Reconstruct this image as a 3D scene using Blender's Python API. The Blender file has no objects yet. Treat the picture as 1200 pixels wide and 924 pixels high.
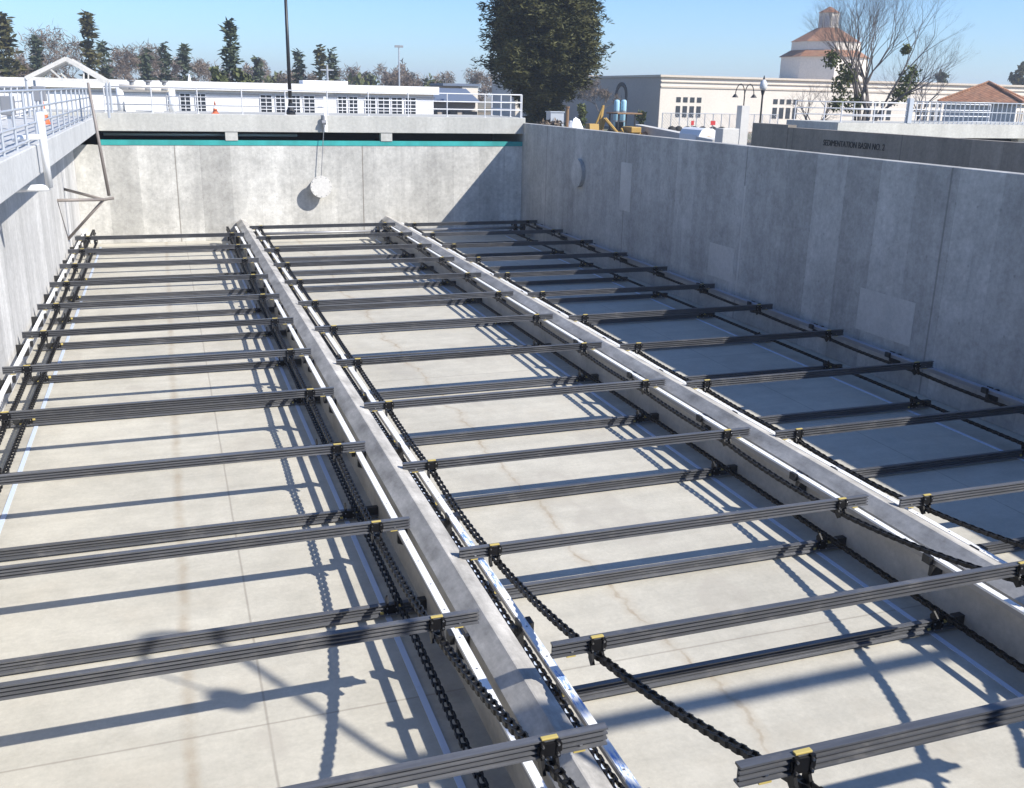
import bpy, bmesh, math, random
from mathutils import Vector, Matrix
random.seed(11)
C = bpy.context.scene.collection
SC = bpy.context.scene
PI = math.pi

# ------------------------------------------------------------------ camera frame
EYE = Vector((0, 0, 6.3)); FPX = 1139.15
pit, yaw, rol = .3, .3396, .0213
FW = Vector((math.sin(yaw)*math.cos(pit), math.cos(yaw)*math.cos(pit), -math.sin(pit)))
_rt = Vector((math.cos(yaw), -math.sin(yaw), 0)); _up = _rt.cross(FW)
RT = math.cos(rol)*_rt + math.sin(rol)*_up
UP = -math.sin(rol)*_rt + math.cos(rol)*_up
cam = bpy.data.cameras.new('camera'); co = bpy.data.objects.new('camera', cam); C.objects.link(co)
m3 = Matrix((RT, UP, -FW)).transposed()
co.matrix_world = Matrix.Translation(EYE) @ m3.to_4x4()
cam.sensor_width = 36; cam.lens = FPX/1200*36; cam.clip_start = .05; cam.clip_end = 6000
SC.camera = co

def ray(u, v): return RT*((u-600)/FPX) - UP*((v-462)/FPX) + FW
def PY(u, v, y):                    # surveying helper: a photo point at a known distance y down the basin
    d = ray(u, v); return EYE + d*(y/d.y)
def PX(u, v, x):
    d = ray(u, v); return EYE + d*(x/d.x)
def PZ(u, v, z):
    d = ray(u, v); return EYE + d*((z-EYE.z)/d.z)
def mpp(p): return (Vector(p)-EYE).dot(FW)/FPX       # metres per photo pixel there

# ------------------------------------------------------------------ materials
def new_mat(name, col, rough=.7, metal=0., spec=.5):
    m = bpy.data.materials.new(name); m.use_nodes = True
    b = m.node_tree.nodes['Principled BSDF']
    b.inputs['Base Color'].default_value = (*col, 1); b.inputs['Roughness'].default_value = rough
    b.inputs['Metallic'].default_value = metal; b.inputs['Specular IOR Level'].default_value = spec
    return m
class NT:
    def __init__(s, m): s.m = m; s.n = m.node_tree.nodes; s.l = m.node_tree.links; s.b = s.n['Principled BSDF']
    def co(s, scale=(1, 1, 1), kind='Object', rot=(0, 0, 0)):
        t = s.n.new('ShaderNodeTexCoord'); mp = s.n.new('ShaderNodeMapping')
        mp.inputs['Scale'].default_value = scale; mp.inputs['Rotation'].default_value = rot
        s.l.new(t.outputs[kind], mp.inputs[0]); return mp.outputs[0]
    def noise(s, scale, detail=4, vec=None, rough=.6):
        n = s.n.new('ShaderNodeTexNoise'); n.inputs['Scale'].default_value = scale
        n.inputs['Detail'].default_value = detail; n.inputs['Roughness'].default_value = rough
        s.l.new(vec if vec is not None else s.co(), n.inputs['Vector']); return n.outputs['Fac']
    def ramp(s, fac, stops):
        r = s.n.new('ShaderNodeValToRGB'); e = r.color_ramp.elements
        while len(e) < len(stops): e.new(.5)
        for k, (p, c) in enumerate(stops):
            e[k].position = p; e[k].color = (c, c, c, 1) if isinstance(c, (int, float)) else (*c, 1)
        s.l.new(fac, r.inputs[0]); return r.outputs[0]
    def mix(s, fac, a, b, mode='MIX'):
        x = s.n.new('ShaderNodeMix'); x.data_type = 'RGBA'; x.blend_type = mode
        for i, q in ((0, fac), (6, a), (7, b)):
            if isinstance(q, (int, float)): x.inputs[i].default_value = q if i == 0 else (q, q, q, 1)
            elif isinstance(q, tuple): x.inputs[i].default_value = (*q, 1)
            else: s.l.new(q, x.inputs[i])
        return x.outputs[2]
    def math(s, op, a, b=None, c=None):
        x = s.n.new('ShaderNodeMath'); x.operation = op
        for i, q in enumerate((a, b, c)):
            if q is None: continue
            if isinstance(q, (int, float)): x.inputs[i].default_value = q
            else: s.l.new(q, x.inputs[i])
        return x.outputs[0]
    def sep(s, vec):
        x = s.n.new('ShaderNodeSeparateXYZ'); s.l.new(vec, x.inputs[0]); return x.outputs
    def base(s, c): s.l.new(c, s.b.inputs['Base Color'])
    def bump(s, h, dist=.01, st=.4):
        x = s.n.new('ShaderNodeBump'); x.inputs['Strength'].default_value = st; x.inputs['Distance'].default_value = dist
        s.l.new(h, x.inputs['Height']); s.l.new(x.outputs[0], s.b.inputs['Normal'])

def line_mask(N, coord, at, half, soft):           # 1 on the line coord == at
    d = N.math('ABSOLUTE', N.math('SUBTRACT', coord, at))
    mr = N.n.new('ShaderNodeMapRange'); mr.inputs[1].default_value = half; mr.inputs[2].default_value = half+soft
    mr.inputs[3].default_value = 1; mr.inputs[4].default_value = 0; N.l.new(d, mr.inputs[0]); return mr.outputs[0]

def concrete_wall(name, col, axis, panel=1.22, pour=6.1, off=0., streak=.35, var=.35, stain=.3, blotch=.5):
    m = new_mat(name, col, .88, spec=.3); N = NT(m)
    xyz = N.sep(N.co()); c = xyz[axis]
    big = N.noise(blotch, 5); fine = N.noise(9, 6, rough=.75)
    sc = [2.2, 2.2, 2.2]; sc[2] = .16
    st = N.noise(1., 5, N.co(tuple(sc)), .65)
    st2 = N.noise(1., 3, N.co((.7, .7, .05)), .5)
    # board panels, each poured a slightly different tone
    k = N.math('FLOOR', N.math('DIVIDE', N.math('ADD', c, off), panel))
    wn = N.n.new('ShaderNodeTexWhiteNoise'); wn.noise_dimensions = '1D'; N.l.new(k, wn.inputs['W'])
    f = N.math('FRACT', N.math('DIVIDE', N.math('ADD', c, off), panel))
    jl = line_mask(N, f, .0, .004, .012); 
    fp = N.math('FRACT', N.math('DIVIDE', N.math('ADD', c, off), pour)); pl = line_mask(N, fp, .5, .0016, .003)
    v = N.ramp(big, [(.25, 1-var), (.75, 1+var*.55)])
    v = N.mix(1., v, N.ramp(st, [(.3, 1-streak), (.7, 1+streak*.4)]), 'MULTIPLY')
    v = N.mix(1., v, N.ramp(st2, [(.35, 1-streak*.5), (.65, 1.06)]), 'MULTIPLY')
    v = N.mix(1., v, N.ramp(fine, [(.3, .80), (.7, 1.10)]), 'MULTIPLY')
    v = N.mix(1., v, N.ramp(N.noise(2.6, 8, rough=.72), [(.34, 1-var*.75), (.6, 1+var*.3)]), 'MULTIPLY')
    v = N.mix(1., v, N.ramp(wn.outputs[0], [(0, .82), (1, 1.08)]), 'MULTIPLY')
    v = N.mix(N.math('MULTIPLY', jl, .22), v, .35, 'MIX')
    v = N.mix(N.math('MULTIPLY', pl, .6), v, .3, 'MIX')
    dr = N.ramp(N.noise(1., 6, N.co((7, 7, .10)), .7), [(.58, 0), (.70, 1)])
    v = N.mix(N.math('MULTIPLY', dr, streak*1.3), v, .55, 'MIX')
    # spatter of small dark marks and tie holes
    tz = N.math('FRACT', N.math('DIVIDE', xyz[2], 1.22)); ty = N.math('FRACT', N.math('DIVIDE', N.math('ADD', c, off+.3), .61))
    th = N.math('MULTIPLY', line_mask(N, tz, .5, .015, .012), line_mask(N, ty, .5, .03, .02))
    v = N.mix(N.math('MULTIPLY', th, .35), v, .35, 'MIX')
    sp = N.ramp(N.noise(2.3, 8, rough=.8), [(.60, 0), (.72, 1)])
    v = N.mix(N.math('MULTIPLY', sp, stain), v, .45, 'MIX')
    N.base(N.mix(1., tuple(col), v, 'MULTIPLY'))
    N.bump(N.noise(14, 6), .006, .35)
    return m

def plain_concrete(name, col, scale=.6, var=.25, fine=12, rough=.85, streaks=None):
    m = new_mat(name, col, rough, spec=.3); N = NT(m)
    v = N.ramp(N.noise(scale, 6), [(.3, 1-var), (.7, 1+var*.4)])
    v = N.mix(1., v, N.ramp(N.noise(fine, 5, rough=.75), [(.3, .85), (.7, 1.08)]), 'MULTIPLY')
    if streaks: v = N.mix(1., v, N.ramp(N.noise(1, 5, N.co(streaks[0], rot=streaks[2])), [(.3, 1-streaks[1]), (.7, 1+streaks[1]*.5)]), 'MULTIPLY')
    N.base(N.mix(1., tuple(col), v, 'MULTIPLY')); N.bump(N.noise(fine*1.5, 5), .004, .3)
    return m

def floor_mat():
    m = new_mat('basin floor slab', (.5, .47, .40), .82, spec=.25); N = NT(m)
    xyz = N.sep(N.co())
    v = N.ramp(N.noise(.35, 6, rough=.65), [(.3, .86), (.7, 1.06)])
    v = N.mix(1., v, N.ramp(N.noise(2.2, 7, rough=.7), [(.3, .90), (.62, 1.05)]), 'MULTIPLY')
    v = N.mix(1., v, N.ramp(N.noise(16, 4, rough=.8), [(.3, .90), (.7, 1.05)]), 'MULTIPLY')
    sw = N.noise(1, 4, N.co((.35, 3.5, 1), rot=(0, 0, .12)))
    v = N.mix(1., v, N.ramp(sw, [(.35, .95), (.65, 1.03)]), 'MULTIPLY')
    col = N.mix(1., (.50, .472, .40), v, 'MULTIPLY')
    warm = N.ramp(N.noise(.8, 4), [(.55, 0), (.75, 1)])
    col = N.mix(N.math('MULTIPLY', warm, .25), col, (.47, .41, .32))
    w1 = N.noise(1.4, 5); w2 = N.noise(.45, 4)
    wob = N.math('MULTIPLY', N.math('SUBTRACT', w1, .5), .10)
    wob2 = N.math('ADD', N.math('MULTIPLY', N.math('SUBTRACT', w2, .5), 1.0), N.math('MULTIPLY', N.math('SUBTRACT', w1, .5), .5))
    # brown water-stained crack along the left bay
    x1 = N.math('ADD', xyz[0], wob)
    soft = line_mask(N, x1, -.22, .018, .09); patch = N.ramp(N.noise(2.6, 5), [(.35, .25), (.65, 1)])
    col = N.mix(N.math('MULTIPLY', N.math('MULTIPLY', soft, patch), .5), col, (.29, .225, .15))
    # saw-cut joints
    for at, ax in ((.55, 0), (8.93, 1), (20.9, 1), (32.9, 1), (12.6, 0)):
        j = line_mask(N, N.math('ADD', xyz[ax], N.math('MULTIPLY', wob, .15)), at, .006, .014)
        col = N.mix(N.math('MULTIPLY', j, .45), col, (.18, .155, .13))
    # wandering crack in the middle bay
    x2 = N.math('ADD', xyz[0], wob2)
    j = line_mask(N, x2, 5.25, .008, .03); col = N.mix(N.math('MULTIPLY', N.math('MULTIPLY', j, patch), .5), col, (.26, .205, .14))
    j = line_mask(N, x2, 5.25, .02, .13); col = N.mix(N.math('MULTIPLY', N.math('MULTIPLY', j, patch), .3), col, (.33, .25, .16))
    # silt gathered along the chain lines and against the walls
    silt = N.ramp(N.noise(1.9, 6, rough=.7), [(.35, 0), (.7, 1)])
    for at in (-2.9, 2.3, 3.4, 8.6, 9.7, 14.8, -3.4, 2.62, 3.1, 8.94, 9.42):
        j = line_mask(N, x1, at, .05, .28); col = N.mix(N.math('MULTIPLY', N.math('MULTIPLY', j, silt), .6), col, (.24, .22, .19))
    pud = N.ramp(N.noise(.55, 3, N.co((1, .6, 1)), .45), [(.60, 0), (.63, .8), (.66, .35), (.9, .3)]); col = N.mix(N.math('MULTIPLY', pud, .6), col, (.38, .35, .30))
    # scuffs
    sc = N.ramp(N.noise(3.1, 9, rough=.85), [(.60, 0), (.74, 1)]); col = N.mix(N.math('MULTIPLY', sc, .3), col, (.25, .23, .21))
    N.base(col); N.bump(N.noise(20, 5), .004, .25)
    return m

M = {}
M['floor'] = floor_mat()
M['far'] = concrete_wall('far wall concrete', (.59, .575, .53), 0, 1.22, 7.8, 3.5, .18, .22, .35)
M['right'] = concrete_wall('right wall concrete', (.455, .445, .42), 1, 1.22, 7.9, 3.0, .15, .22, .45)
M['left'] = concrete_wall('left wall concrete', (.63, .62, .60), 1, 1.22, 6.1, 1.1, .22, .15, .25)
M['fascia'] = plain_concrete('deck concrete', (.50, .49, .45), .5, .15, 8, streaks=((1.6, 1.6, .2), .14, (0, 0, 0)))
M['leftdeck'] = plain_concrete('walkway concrete', (.52, .52, .51), .5, .12, 8, streaks=((1.2, 1.2, .2), .1, (0, 0, 0)))
M['divider'] = plain_concrete('divider concrete', (.50, .47, .415), 1.1, .28, 11)
M['cap'] = plain_concrete('trowelled divider top', (.52, .495, .45), 1.6, .34, 14, .75, ((5, 1.1, 1), .38, (0, 0, .5)))
M['patch'] = plain_concrete('repair mortar', (.49, .475, .445), .9, .12, 10)
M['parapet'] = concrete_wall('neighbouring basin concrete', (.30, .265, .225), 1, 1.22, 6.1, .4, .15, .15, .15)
M['flight'] = new_mat('grey fibreglass', (.088, .091, .10), .36, spec=.6); N = NT(M['flight'])
_oi = N.n.new('ShaderNodeObjectInfo')
_vec = N.n.new('ShaderNodeVectorMath'); _vec.operation = 'ADD'; N.l.new(N.co((.7, 16, 16)), _vec.inputs[0]); N.l.new(_oi.outputs['Random'], _vec.inputs[1])
_v2 = N.n.new('ShaderNodeVectorMath'); _v2.operation = 'ADD'; N.l.new(N.co((2.2, 3, 3)), _v2.inputs[0]); N.l.new(_oi.outputs['Random'], _v2.inputs[1])
_v2s = N.n.new('ShaderNodeVectorMath'); _v2s.operation = 'SCALE'; N.l.new(_oi.outputs['Location'], _v2s.inputs[0]); _v2s.inputs['Scale'].default_value = .37
_v3 = N.n.new('ShaderNodeVectorMath'); _v3.operation = 'ADD'; N.l.new(_v2.outputs[0], _v3.inputs[0]); N.l.new(_v2s.outputs[0], _v3.inputs[1])
_a = N.mix(1., (.088, .091, .10), N.ramp(N.noise(1, 5, _vec.outputs[0], .7), [(.3, .65), (.7, 1.25)]), 'MULTIPLY')
_a = N.mix(1., _a, N.ramp(_oi.outputs['Random'], [(0, .78), (1, 1.22)]), 'MULTIPLY')
_d = N.ramp(N.noise(1, 7, _v3.outputs[0], .75), [(.52, 0), (.75, 1)])
N.base(N.mix(N.math('MULTIPLY', _d, .55), _a, (.21, .20, .19)))
_r = N.n.new('ShaderNodeMapRange'); N.l.new(_d, _r.inputs[0]); _r.inputs[3].default_value = .34; _r.inputs[4].default_value = .75; N.l.new(_r.outputs[0], N.b.inputs['Roughness'])
M['chain'] = new_mat('black plastic', (.007, .007, .008), .42, spec=.25)
M['yellow'] = new_mat('yellow plastic', (.46, .36, .11), .6)
M['shoe'] = new_mat('black nylon', (.02, .02, .021), .5)
M['bolt'] = new_mat('stainless bolt', (.6, .6, .6), .3, 1.)
M['rail'] = new_mat('white wear strip', (.80, .80, .79), .38)
M['railfilm'] = new_mat('white strip with torn blue film', (.8, .8, .79), .34); N = NT(M['railfilm'])
_y = N.sep(N.co())[1]; _m = N.ramp(N.noise(1, 6, N.co((30, 4.5, 1)), .7), [(.50, 0), (.56, 1)])
_z = N.ramp(N.noise(1, 2, N.co((.01, .62, .01))), [(.42, 0), (.5, 1)])
_n = N.math('LESS_THAN', _y, 11.5)
N.base(N.mix(N.math('MULTIPLY', N.math('MULTIPLY', _m, _z), _n), (.8, .8, .79), (.20, .34, .66)))
M['rail_shaded'] = new_mat('white strip with painted shade', (.30, .34, .42), .4)  # white rail with its bluish shade painted into the colour
M['strip'] = new_mat('pale blue wear strip', (.55, .62, .74), .35)
M['steel'] = new_mat('grey steel', (.30, .30, .31), .5, .6)
M['white'] = new_mat('white paint', (.80, .80, .80), .45)
M['railpaint'] = new_mat('weathered white railing paint', (.58, .59, .60), .5); N = NT(M['railpaint'])
N.base(N.mix(N.ramp(N.noise(3.5, 7, rough=.75), [(.58, 0), (.72, .6)]), (.58, .58, .59), (.36, .32, .28)))
M['galv'] = new_mat('galvanised steel', (.46, .48, .51), .45, .35)
M['taupe'] = new_mat('weathered steel pipe', (.24, .21, .19), .6, .2)
M['black'] = new_mat('black paint', (.015, .015, .017), .45)
M['dark'] = new_mat('dark paint and recess shade', (.03, .028, .027), .9)  # near-black also paints the shade inside the deck slots
M['teal'] = new_mat('teal coating', (.03, .31, .29), .55); N = NT(M['teal'])
N.base(N.mix(1., (.03, .31, .29), N.ramp(N.noise(1.2, 5, N.co((1, 1, .3))), [(.3, .75), (.7, 1.2)]), 'MULTIPLY'))
M['bwall'] = plain_concrete('white stucco', (.82, .81, .80), .3, .06, 6)
M['bband'] = new_mat('grey band', (.50, .48, .48), .8)
M['beige'] = plain_concrete('beige stucco', (.70, .635, .55), .2, .08, 5)
M['beigeb'] = plain_concrete('beige cornice', (.60, .52, .43), .4, .06, 5)
M['brownside'] = plain_concrete('tan and shaded beige stucco', (.42, .37, .33), .2, .08, 5)  # on the hall's end wall this darker tone paints the shade
M['glass'] = new_mat('dark window glass', (.03, .035, .045), .12)
M['frame'] = new_mat('window frame', (.75, .75, .76), .5)
M['blueroof'] = new_mat('slate blue roof', (.12, .15, .21), .6)
M['conc_white'] = plain_concrete('pale concrete', (.62, .60, .56), .8, .1)
M['orange'] = new_mat('orange plastic', (.60, .13, .045), .6)
M['cat'] = new_mat('machine yellow', (.42, .26, .06), .6)
M['tyre'] = new_mat('rubber', (.02, .02, .02), .85)
M['bluetank'] = new_mat('pale blue plastic', (.30, .50, .60), .5)
M['tan'] = new_mat('tan tarp', (.45, .33, .18), .8)
M['redp'] = new_mat('red paint', (.5, .03, .03), .5)
M['lampglass'] = new_mat('frosted lamp glass', (.6, .6, .6), .25)
M['lime'] = new_mat('lime plastic', (.5, .6, .06), .6)

def tile_mat():
    m = new_mat('clay roof tile', (.36, .15, .075), .8); N = NT(m)
    v = N.ramp(N.noise(2.5, 5), [(.3, .6), (.7, 1.25)])
    w = N.n.new('ShaderNodeTexWave'); w.inputs['Scale'].default_value = 1.3; N.l.new(N.co((1, 1, 0)), w.inputs['Vector'])
    v = N.mix(1., v, N.ramp(w.outputs['Fac'], [(0, .75), (1, 1.1)]), 'MULTIPLY')
    N.base(N.mix(1., N.mix(N.noise(.9, 4), (.36, .14, .065), (.30, .19, .12)), v, 'MULTIPLY')); return m
M['tile'] = tile_mat()
def ground_mat():
    m = new_mat('ground', (.2, .17, .13), .95, spec=.2); N = NT(m)
    a = N.ramp(N.noise(.03, 6), [(.42, (.24, .18, .115)), (.5, (.20, .17, .12)), (.6, (.12, .13, .06))])
    N.base(N.mix(1., a, N.ramp(N.noise(1.1, 7, rough=.7), [(.3, .75), (.7, 1.15)]), 'MULTIPLY')); return m
M['ground'] = ground_mat()
M['asphalt'] = plain_concrete('asphalt', (.05, .048, .047), .5, .2, 14)
def leaf_mat(name, a, b, sc=.8):
    m = new_mat(name, a, .7, spec=.2); N = NT(m)
    N.base(N.ramp(N.noise(sc, 3), [(.35, a), (.65, b)])); return m
M['fir'] = leaf_mat('dark needles', (.02, .028, .012), (.11, .095, .034), .45)  # olive end of the ramp paints sunlit tips
M['firdark'] = leaf_mat('very dark needles', (.010, .016, .006), (.105, .100, .034), .55)  # lighter olive patches paint sunlit needles into the colour
M['fir2'] = leaf_mat('dull green needles', (.04, .055, .035), (.07, .085, .045), .5)
M['oak'] = leaf_mat('olive leaves', (.06, .075, .03), (.12, .13, .05), .6)
M['brownleaf'] = leaf_mat('dry twigs', (.13, .10, .075), (.20, .155, .12), .5)
M['mistle'] = leaf_mat('mistletoe leaves', (.06, .08, .02), (.13, .14, .035), .8)
M['bark'] = plain_concrete('bark', (.13, .10, .08), 2, .3, 10)
M['greybark'] = plain_concrete('grey bark', (.22, .19, .175), 2, .25, 10)
M['twigbark'] = plain_concrete('brown grey bark', (.16, .135, .12), 2, .25, 10)
M['trunkbrown'] = plain_concrete('brown bark', (.26, .16, .09), 2, .25, 10)

# ------------------------------------------------------------------ mesh builder
class MB:
    def __init__(s): s.v = []; s.f = []; s.mi = []; s.cur = 0
    def add(s, vs, fs):
        o = len(s.v); s.v += [tuple(p) for p in vs]; s.f += [tuple(i+o for i in f) for f in fs]; s.mi += [s.cur]*len(fs); return s
    def use(s, k): s.cur = k; return s
    def box(s, a, b):
        x0, y0, z0 = a; x1, y1, z1 = b
        return s.add([(x0,y0,z0),(x1,y0,z0),(x1,y1,z0),(x0,y1,z0),(x0,y0,z1),(x1,y0,z1),(x1,y1,z1),(x0,y1,z1)],
                     [(0,3,2,1),(4,5,6,7),(0,1,5,4),(1,2,6,5),(2,3,7,6),(3,0,4,7)])
    def cbox(s, c, d, R=None):
        pts = []
        for k in (-.5, .5):
            for (i, j) in ((-.5,-.5),(.5,-.5),(.5,.5),(-.5,.5)):
                p = Vector((i*d[0], j*d[1], k*d[2])); p = R @ p if R else p; pts.append(Vector(c)+p)
        return s.add(pts, [(0,3,2,1),(4,5,6,7),(0,1,5,4),(1,2,6,5),(2,3,7,6),(3,0,4,7)])
    def tube(s, p0, p1, r0, r1=None, n=8, cap=True):
        p0 = Vector(p0); p1 = Vector(p1); r1 = r0 if r1 is None else r1
        d = (p1-p0)
        if d.length < 1e-6: return s
        d.normalize(); a = d.orthogonal().normalized(); b = d.cross(a); vs = []
        for p, r in ((p0, r0), (p1, r1)):
            for i in range(n):
                t = 2*PI*i/n; vs.append(p + a*(r*math.cos(t)) + b*(r*math.sin(t)))
        fs = [(i, (i+1) % n, n+(i+1) % n, n+i) for i in range(n)]
        if cap: fs += [tuple(range(n-1, -1, -1)), tuple(range(n, 2*n))]
        return s.add(vs, fs)
    def path(s, pts, r, n=6):
        for a, b in zip(pts, pts[1:]): s.tube(a, b, r, r, n)
        return s
    def prism(s, prof, p0, p1, ex, ey):      # profile (a,b) -> a*ex + b*ey swept from p0 to p1
        p0 = Vector(p0); p1 = Vector(p1); ex = Vector(ex); ey = Vector(ey); n = len(prof)
        vs = [p0+ex*a+ey*b for a, b in prof] + [p1+ex*a+ey*b for a, b in prof]
        fs = [(i, (i+1) % n, n+(i+1) % n, n+i) for i in range(n)] + [tuple(range(n-1, -1, -1)), tuple(range(n, 2*n))]
        return s.add(vs, fs)
    def lathe(s, prof, c, n=12, ax=Vector((0, 0, 1))):
        ax = Vector(ax).normalized(); a = ax.orthogonal().normalized(); b = ax.cross(a); c = Vector(c); vs = []; m = len(prof)
        for r, h in prof:
            for i in range(n):
                t = 2*PI*i/n; vs.append(c + ax*h + a*(r*math.cos(t)) + b*(r*math.sin(t)))
        fs = []
        for j in range(m-1):
            for i in range(n): fs.append((j*n+i, j*n+(i+1) % n, (j+1)*n+(i+1) % n, (j+1)*n+i))
        fs += [tuple(range(n-1, -1, -1)), tuple((m-1)*n+i for i in range(n))]
        return s.add(vs, fs)
    def build(s, name, mat, parent=None, loc=None, smooth=False, fixn=True, bevel=0):
        me = bpy.data.meshes.new(name); me.from_pydata(s.v, [], s.f)
        if fixn:
            bm = bmesh.new(); bm.from_mesh(me); bmesh.ops.recalc_face_normals(bm, faces=bm.faces); bm.to_mesh(me); bm.free()
        for q in (mat if isinstance(mat, (list, tuple)) else [mat]): me.materials.append(M[q] if isinstance(q, str) else q)
        if any(s.mi): me.polygons.foreach_set('material_index', s.mi)
        if smooth: me.polygons.foreach_set('use_smooth', [True]*len(me.polygons))
        o = bpy.data.objects.new(name, me); C.objects.link(o)
        if loc is not None: o.location = loc
        if parent is not None: o.parent = parent
        if bevel:
            b = o.modifiers.new('bevel', 'BEVEL'); b.width = bevel; b.segments = 2; b.limit_method = 'ANGLE'
        return o
def tag(o, label=None, cat=None, group=None, kind=None):
    for k, v in (('label', label), ('category', cat), ('group', group), ('kind', kind)):
        if v: o[k] = v
    return o
def thing(name, label, cat, loc=(0, 0, 0), group=None):
    o = bpy.data.objects.new(name, None); C.objects.link(o); o.location = loc; o.empty_display_size = .2
    return tag(o, label, cat, group)
def copy_tree(o, parent=None):
    c = o.copy(); C.objects.link(c); c.parent = parent
    for ch in list(o.children): copy_tree(ch, c)
    return c
ORD = ['first', 'second', 'third', 'fourth', 'fifth', 'sixth', 'seventh', 'eighth', 'ninth', 'tenth', 'eleventh', 'twelfth', 'thirteenth', 'fourteenth',
       'fifteenth', 'sixteenth', 'seventeenth', 'eighteenth', 'nineteenth', 'twentieth', 'twenty-first', 'twenty-second']

# ------------------------------------------------------------------ basin shell
XL, XR, YF, YN = -3.45, 15.65, 43.6, -1.2
D1, D2 = 2.84, 9.16
GZ = 2.2
tag(MB().box((XL-.3, YN-.3, -.35), (XR+.35, YF+.4, 0)).build('floor', 'floor'), kind='structure')
# ground: one sheet with the basins cut out of it
def ground():
    xs = [-1500, -5.4, 16.0, 28.5, 62, 1500]; ys = [-300, -4.0, 48.6, 1500]
    b = MB(); vs = [(x, y, GZ) for y in ys for x in xs]; fs = []
    for j in range(3):
        for i in range(5):
            if j == 1 and i in (1, 3): continue
            a = j*6+i; fs.append((a, a+1, a+7, a+6))
    b.add(vs, fs); return b
tag(ground().build('ground', 'ground'), kind='structure')

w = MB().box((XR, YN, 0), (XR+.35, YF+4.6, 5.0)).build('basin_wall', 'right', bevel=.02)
tag(w, 'tall grey concrete wall in shade along the right side of the basin', 'wall')
for k, (y0, z0, y1, z1) in enumerate(((32.9, 2.3, 32.0, 4.0), (26.3, 1.05, 24.85, 2.05), (19.15, .98, 17.25, 1.99))):
    tag(MB().box((XR-.006, y1, z0), (XR, y0, z1)).build('repair_patch', 'patch', w), label='pale rectangular mortar patch')
tag(MB().box((XR-.005, 24.56, .75), (XR, 24.66, 3.9)).build('mortar_seam', 'patch', w), label='narrow pale vertical seam')
cp = MB().tube((XR-.001, 36.7, 3.3), (XR-.16, 36.7, 3.3), .55, .55, 28).build('blind_flange', 'right', w)
w = MB().box((XL-.3, YN, 0), (XL, YF+4.6, 4.5)).build('basin_wall', 'left', bevel=.02)
tag(w, 'bright sunlit concrete wall along the left side of the basin', 'wall')
w = MB().box((XL, YF, 0), (XR, YF+.4, 3.97)).build('basin_wall', 'far', bevel=.01)
tag(w, 'pale concrete end wall at the far end under the teal band', 'wall')
MB().box((8.185, YF-.003, 0), (8.21, YF, 3.97)).build('joint', 'parapet', w)
MB().box((.38, YF-.003, 0), (.40, YF, 3.97)).build('joint', 'parapet', w)
w = MB().box((XL, YN-.3, 0), (XR, YN, 4.5)).build('basin_wall', 'left')
tag(w, 'near concrete end wall below the camera', 'wall')
t = MB().box((XL+.95, YF-.02, 3.97), (XR, YF+.38, 4.17)).build('coated_band', 'teal')
tag(t, 'teal coated strip along the top of the far wall', 'band')

for X, lab in ((D1, 'long low concrete divider with a peaked top between left and middle bays'), (D2, 'long low concrete divider with a peaked top between middle and right bays')):
    r = thing('divider_wall', lab, 'wall', (X, 0, 0))
    MB().box((-.16, YN, 0), (.24, YF, .76)).build('wall', 'divider', r)
    prof = [(-.164, .76), (.243, .76), (.243, .85), (.055, .905), (.035, .905)]
    MB().prism(prof, (0, YN, 0), (0, YF, 0), (1, 0, 0), (0, 0, 1)).build('peaked_top', 'cap', r)

# far deck over the slot
def railing(name, p0, p1, label, mat, heights=(.33, .66, 1.0), step=1.8, r=.024, kick=0., cat='railing'):
    p0 = Vector(p0); p1 = Vector(p1); t = thing(name, label, cat, p0); d = p1-p0; n = max(1, round(d.length/step))
    for h in heights:
        MB().tube((0, 0, h), d+Vector((0, 0, h)), r, r, 8).build('rail', mat, t, smooth=True)
    for i in range(n+1):
        q = d*(i/n); MB().tube(q, q+Vector((0, 0, heights[-1])), r*1.1, r*1.1, 8).box((q.x-.06, q.y-.06, q.z), (q.x+.06, q.y+.06, q.z+.015)).build('post', mat, t)
    if kick:
        e = d.normalized()*.0; b = MB(); nn = Vector((-d.y, d.x, 0)).normalized()*.006
        b.add([-nn, d-nn, d+nn, nn, -nn+Vector((0,0,kick)), d-nn+Vector((0,0,kick)), d+nn+Vector((0,0,kick)), nn+Vector((0,0,kick))], [(0,3,2,1),(4,5,6,7),(0,1,5,4),(1,2,6,5),(2,3,7,6),(3,0,4,7)])
        b.build('kick_plate', mat, t)
    return t
dk = thing('concrete_walkway', 'pale concrete walkway deck spanning the far end of the basin', 'walkway', (0, 43.52, 4.52))
MB().box((XL-1.6, 0, 0), (15.75, 4.9, .71)).build('deck_slab', 'fascia', dk, bevel=.02)
for u in (272, 454):
    p = PY(u, 165, 43.4); MB().box((p.x-.25, .03, -.352), (p.x+.25, .4, 0)).build('short_column', 'fascia', dk)
bw = MB().box((XL-1.6, 48.05, 0), (XR+.3, 48.4, 4.52)).build('channel_wall', 'dark'); tag(bw, 'dark back wall deep inside the slot under the far deck', 'wall')  # colour darkened to stand for the deep shade in the slot
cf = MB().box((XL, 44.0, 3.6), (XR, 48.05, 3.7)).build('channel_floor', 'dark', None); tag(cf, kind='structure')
pp = MB().tube((-2.3, 44.3, 4.36), (5.5, 44.3, 4.36), .06).build('water_pipe', 'galv', smooth=True); tag(pp, 'pale blue grey pipe inside the dark slot under the far deck', 'pipe')
railing('railing', (-2.1, 43.65, 5.23), (15.6, 43.65, 5.23), 'white three-rail railing on the front edge of the far deck', 'railpaint', r=.024)
MB_end = railing('railing', (15.6, 43.8, 5.23), (15.6, 48.1, 5.23), 'short white railing closing the right end of the far deck', 'railpaint', r=.03, step=1.3)

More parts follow.
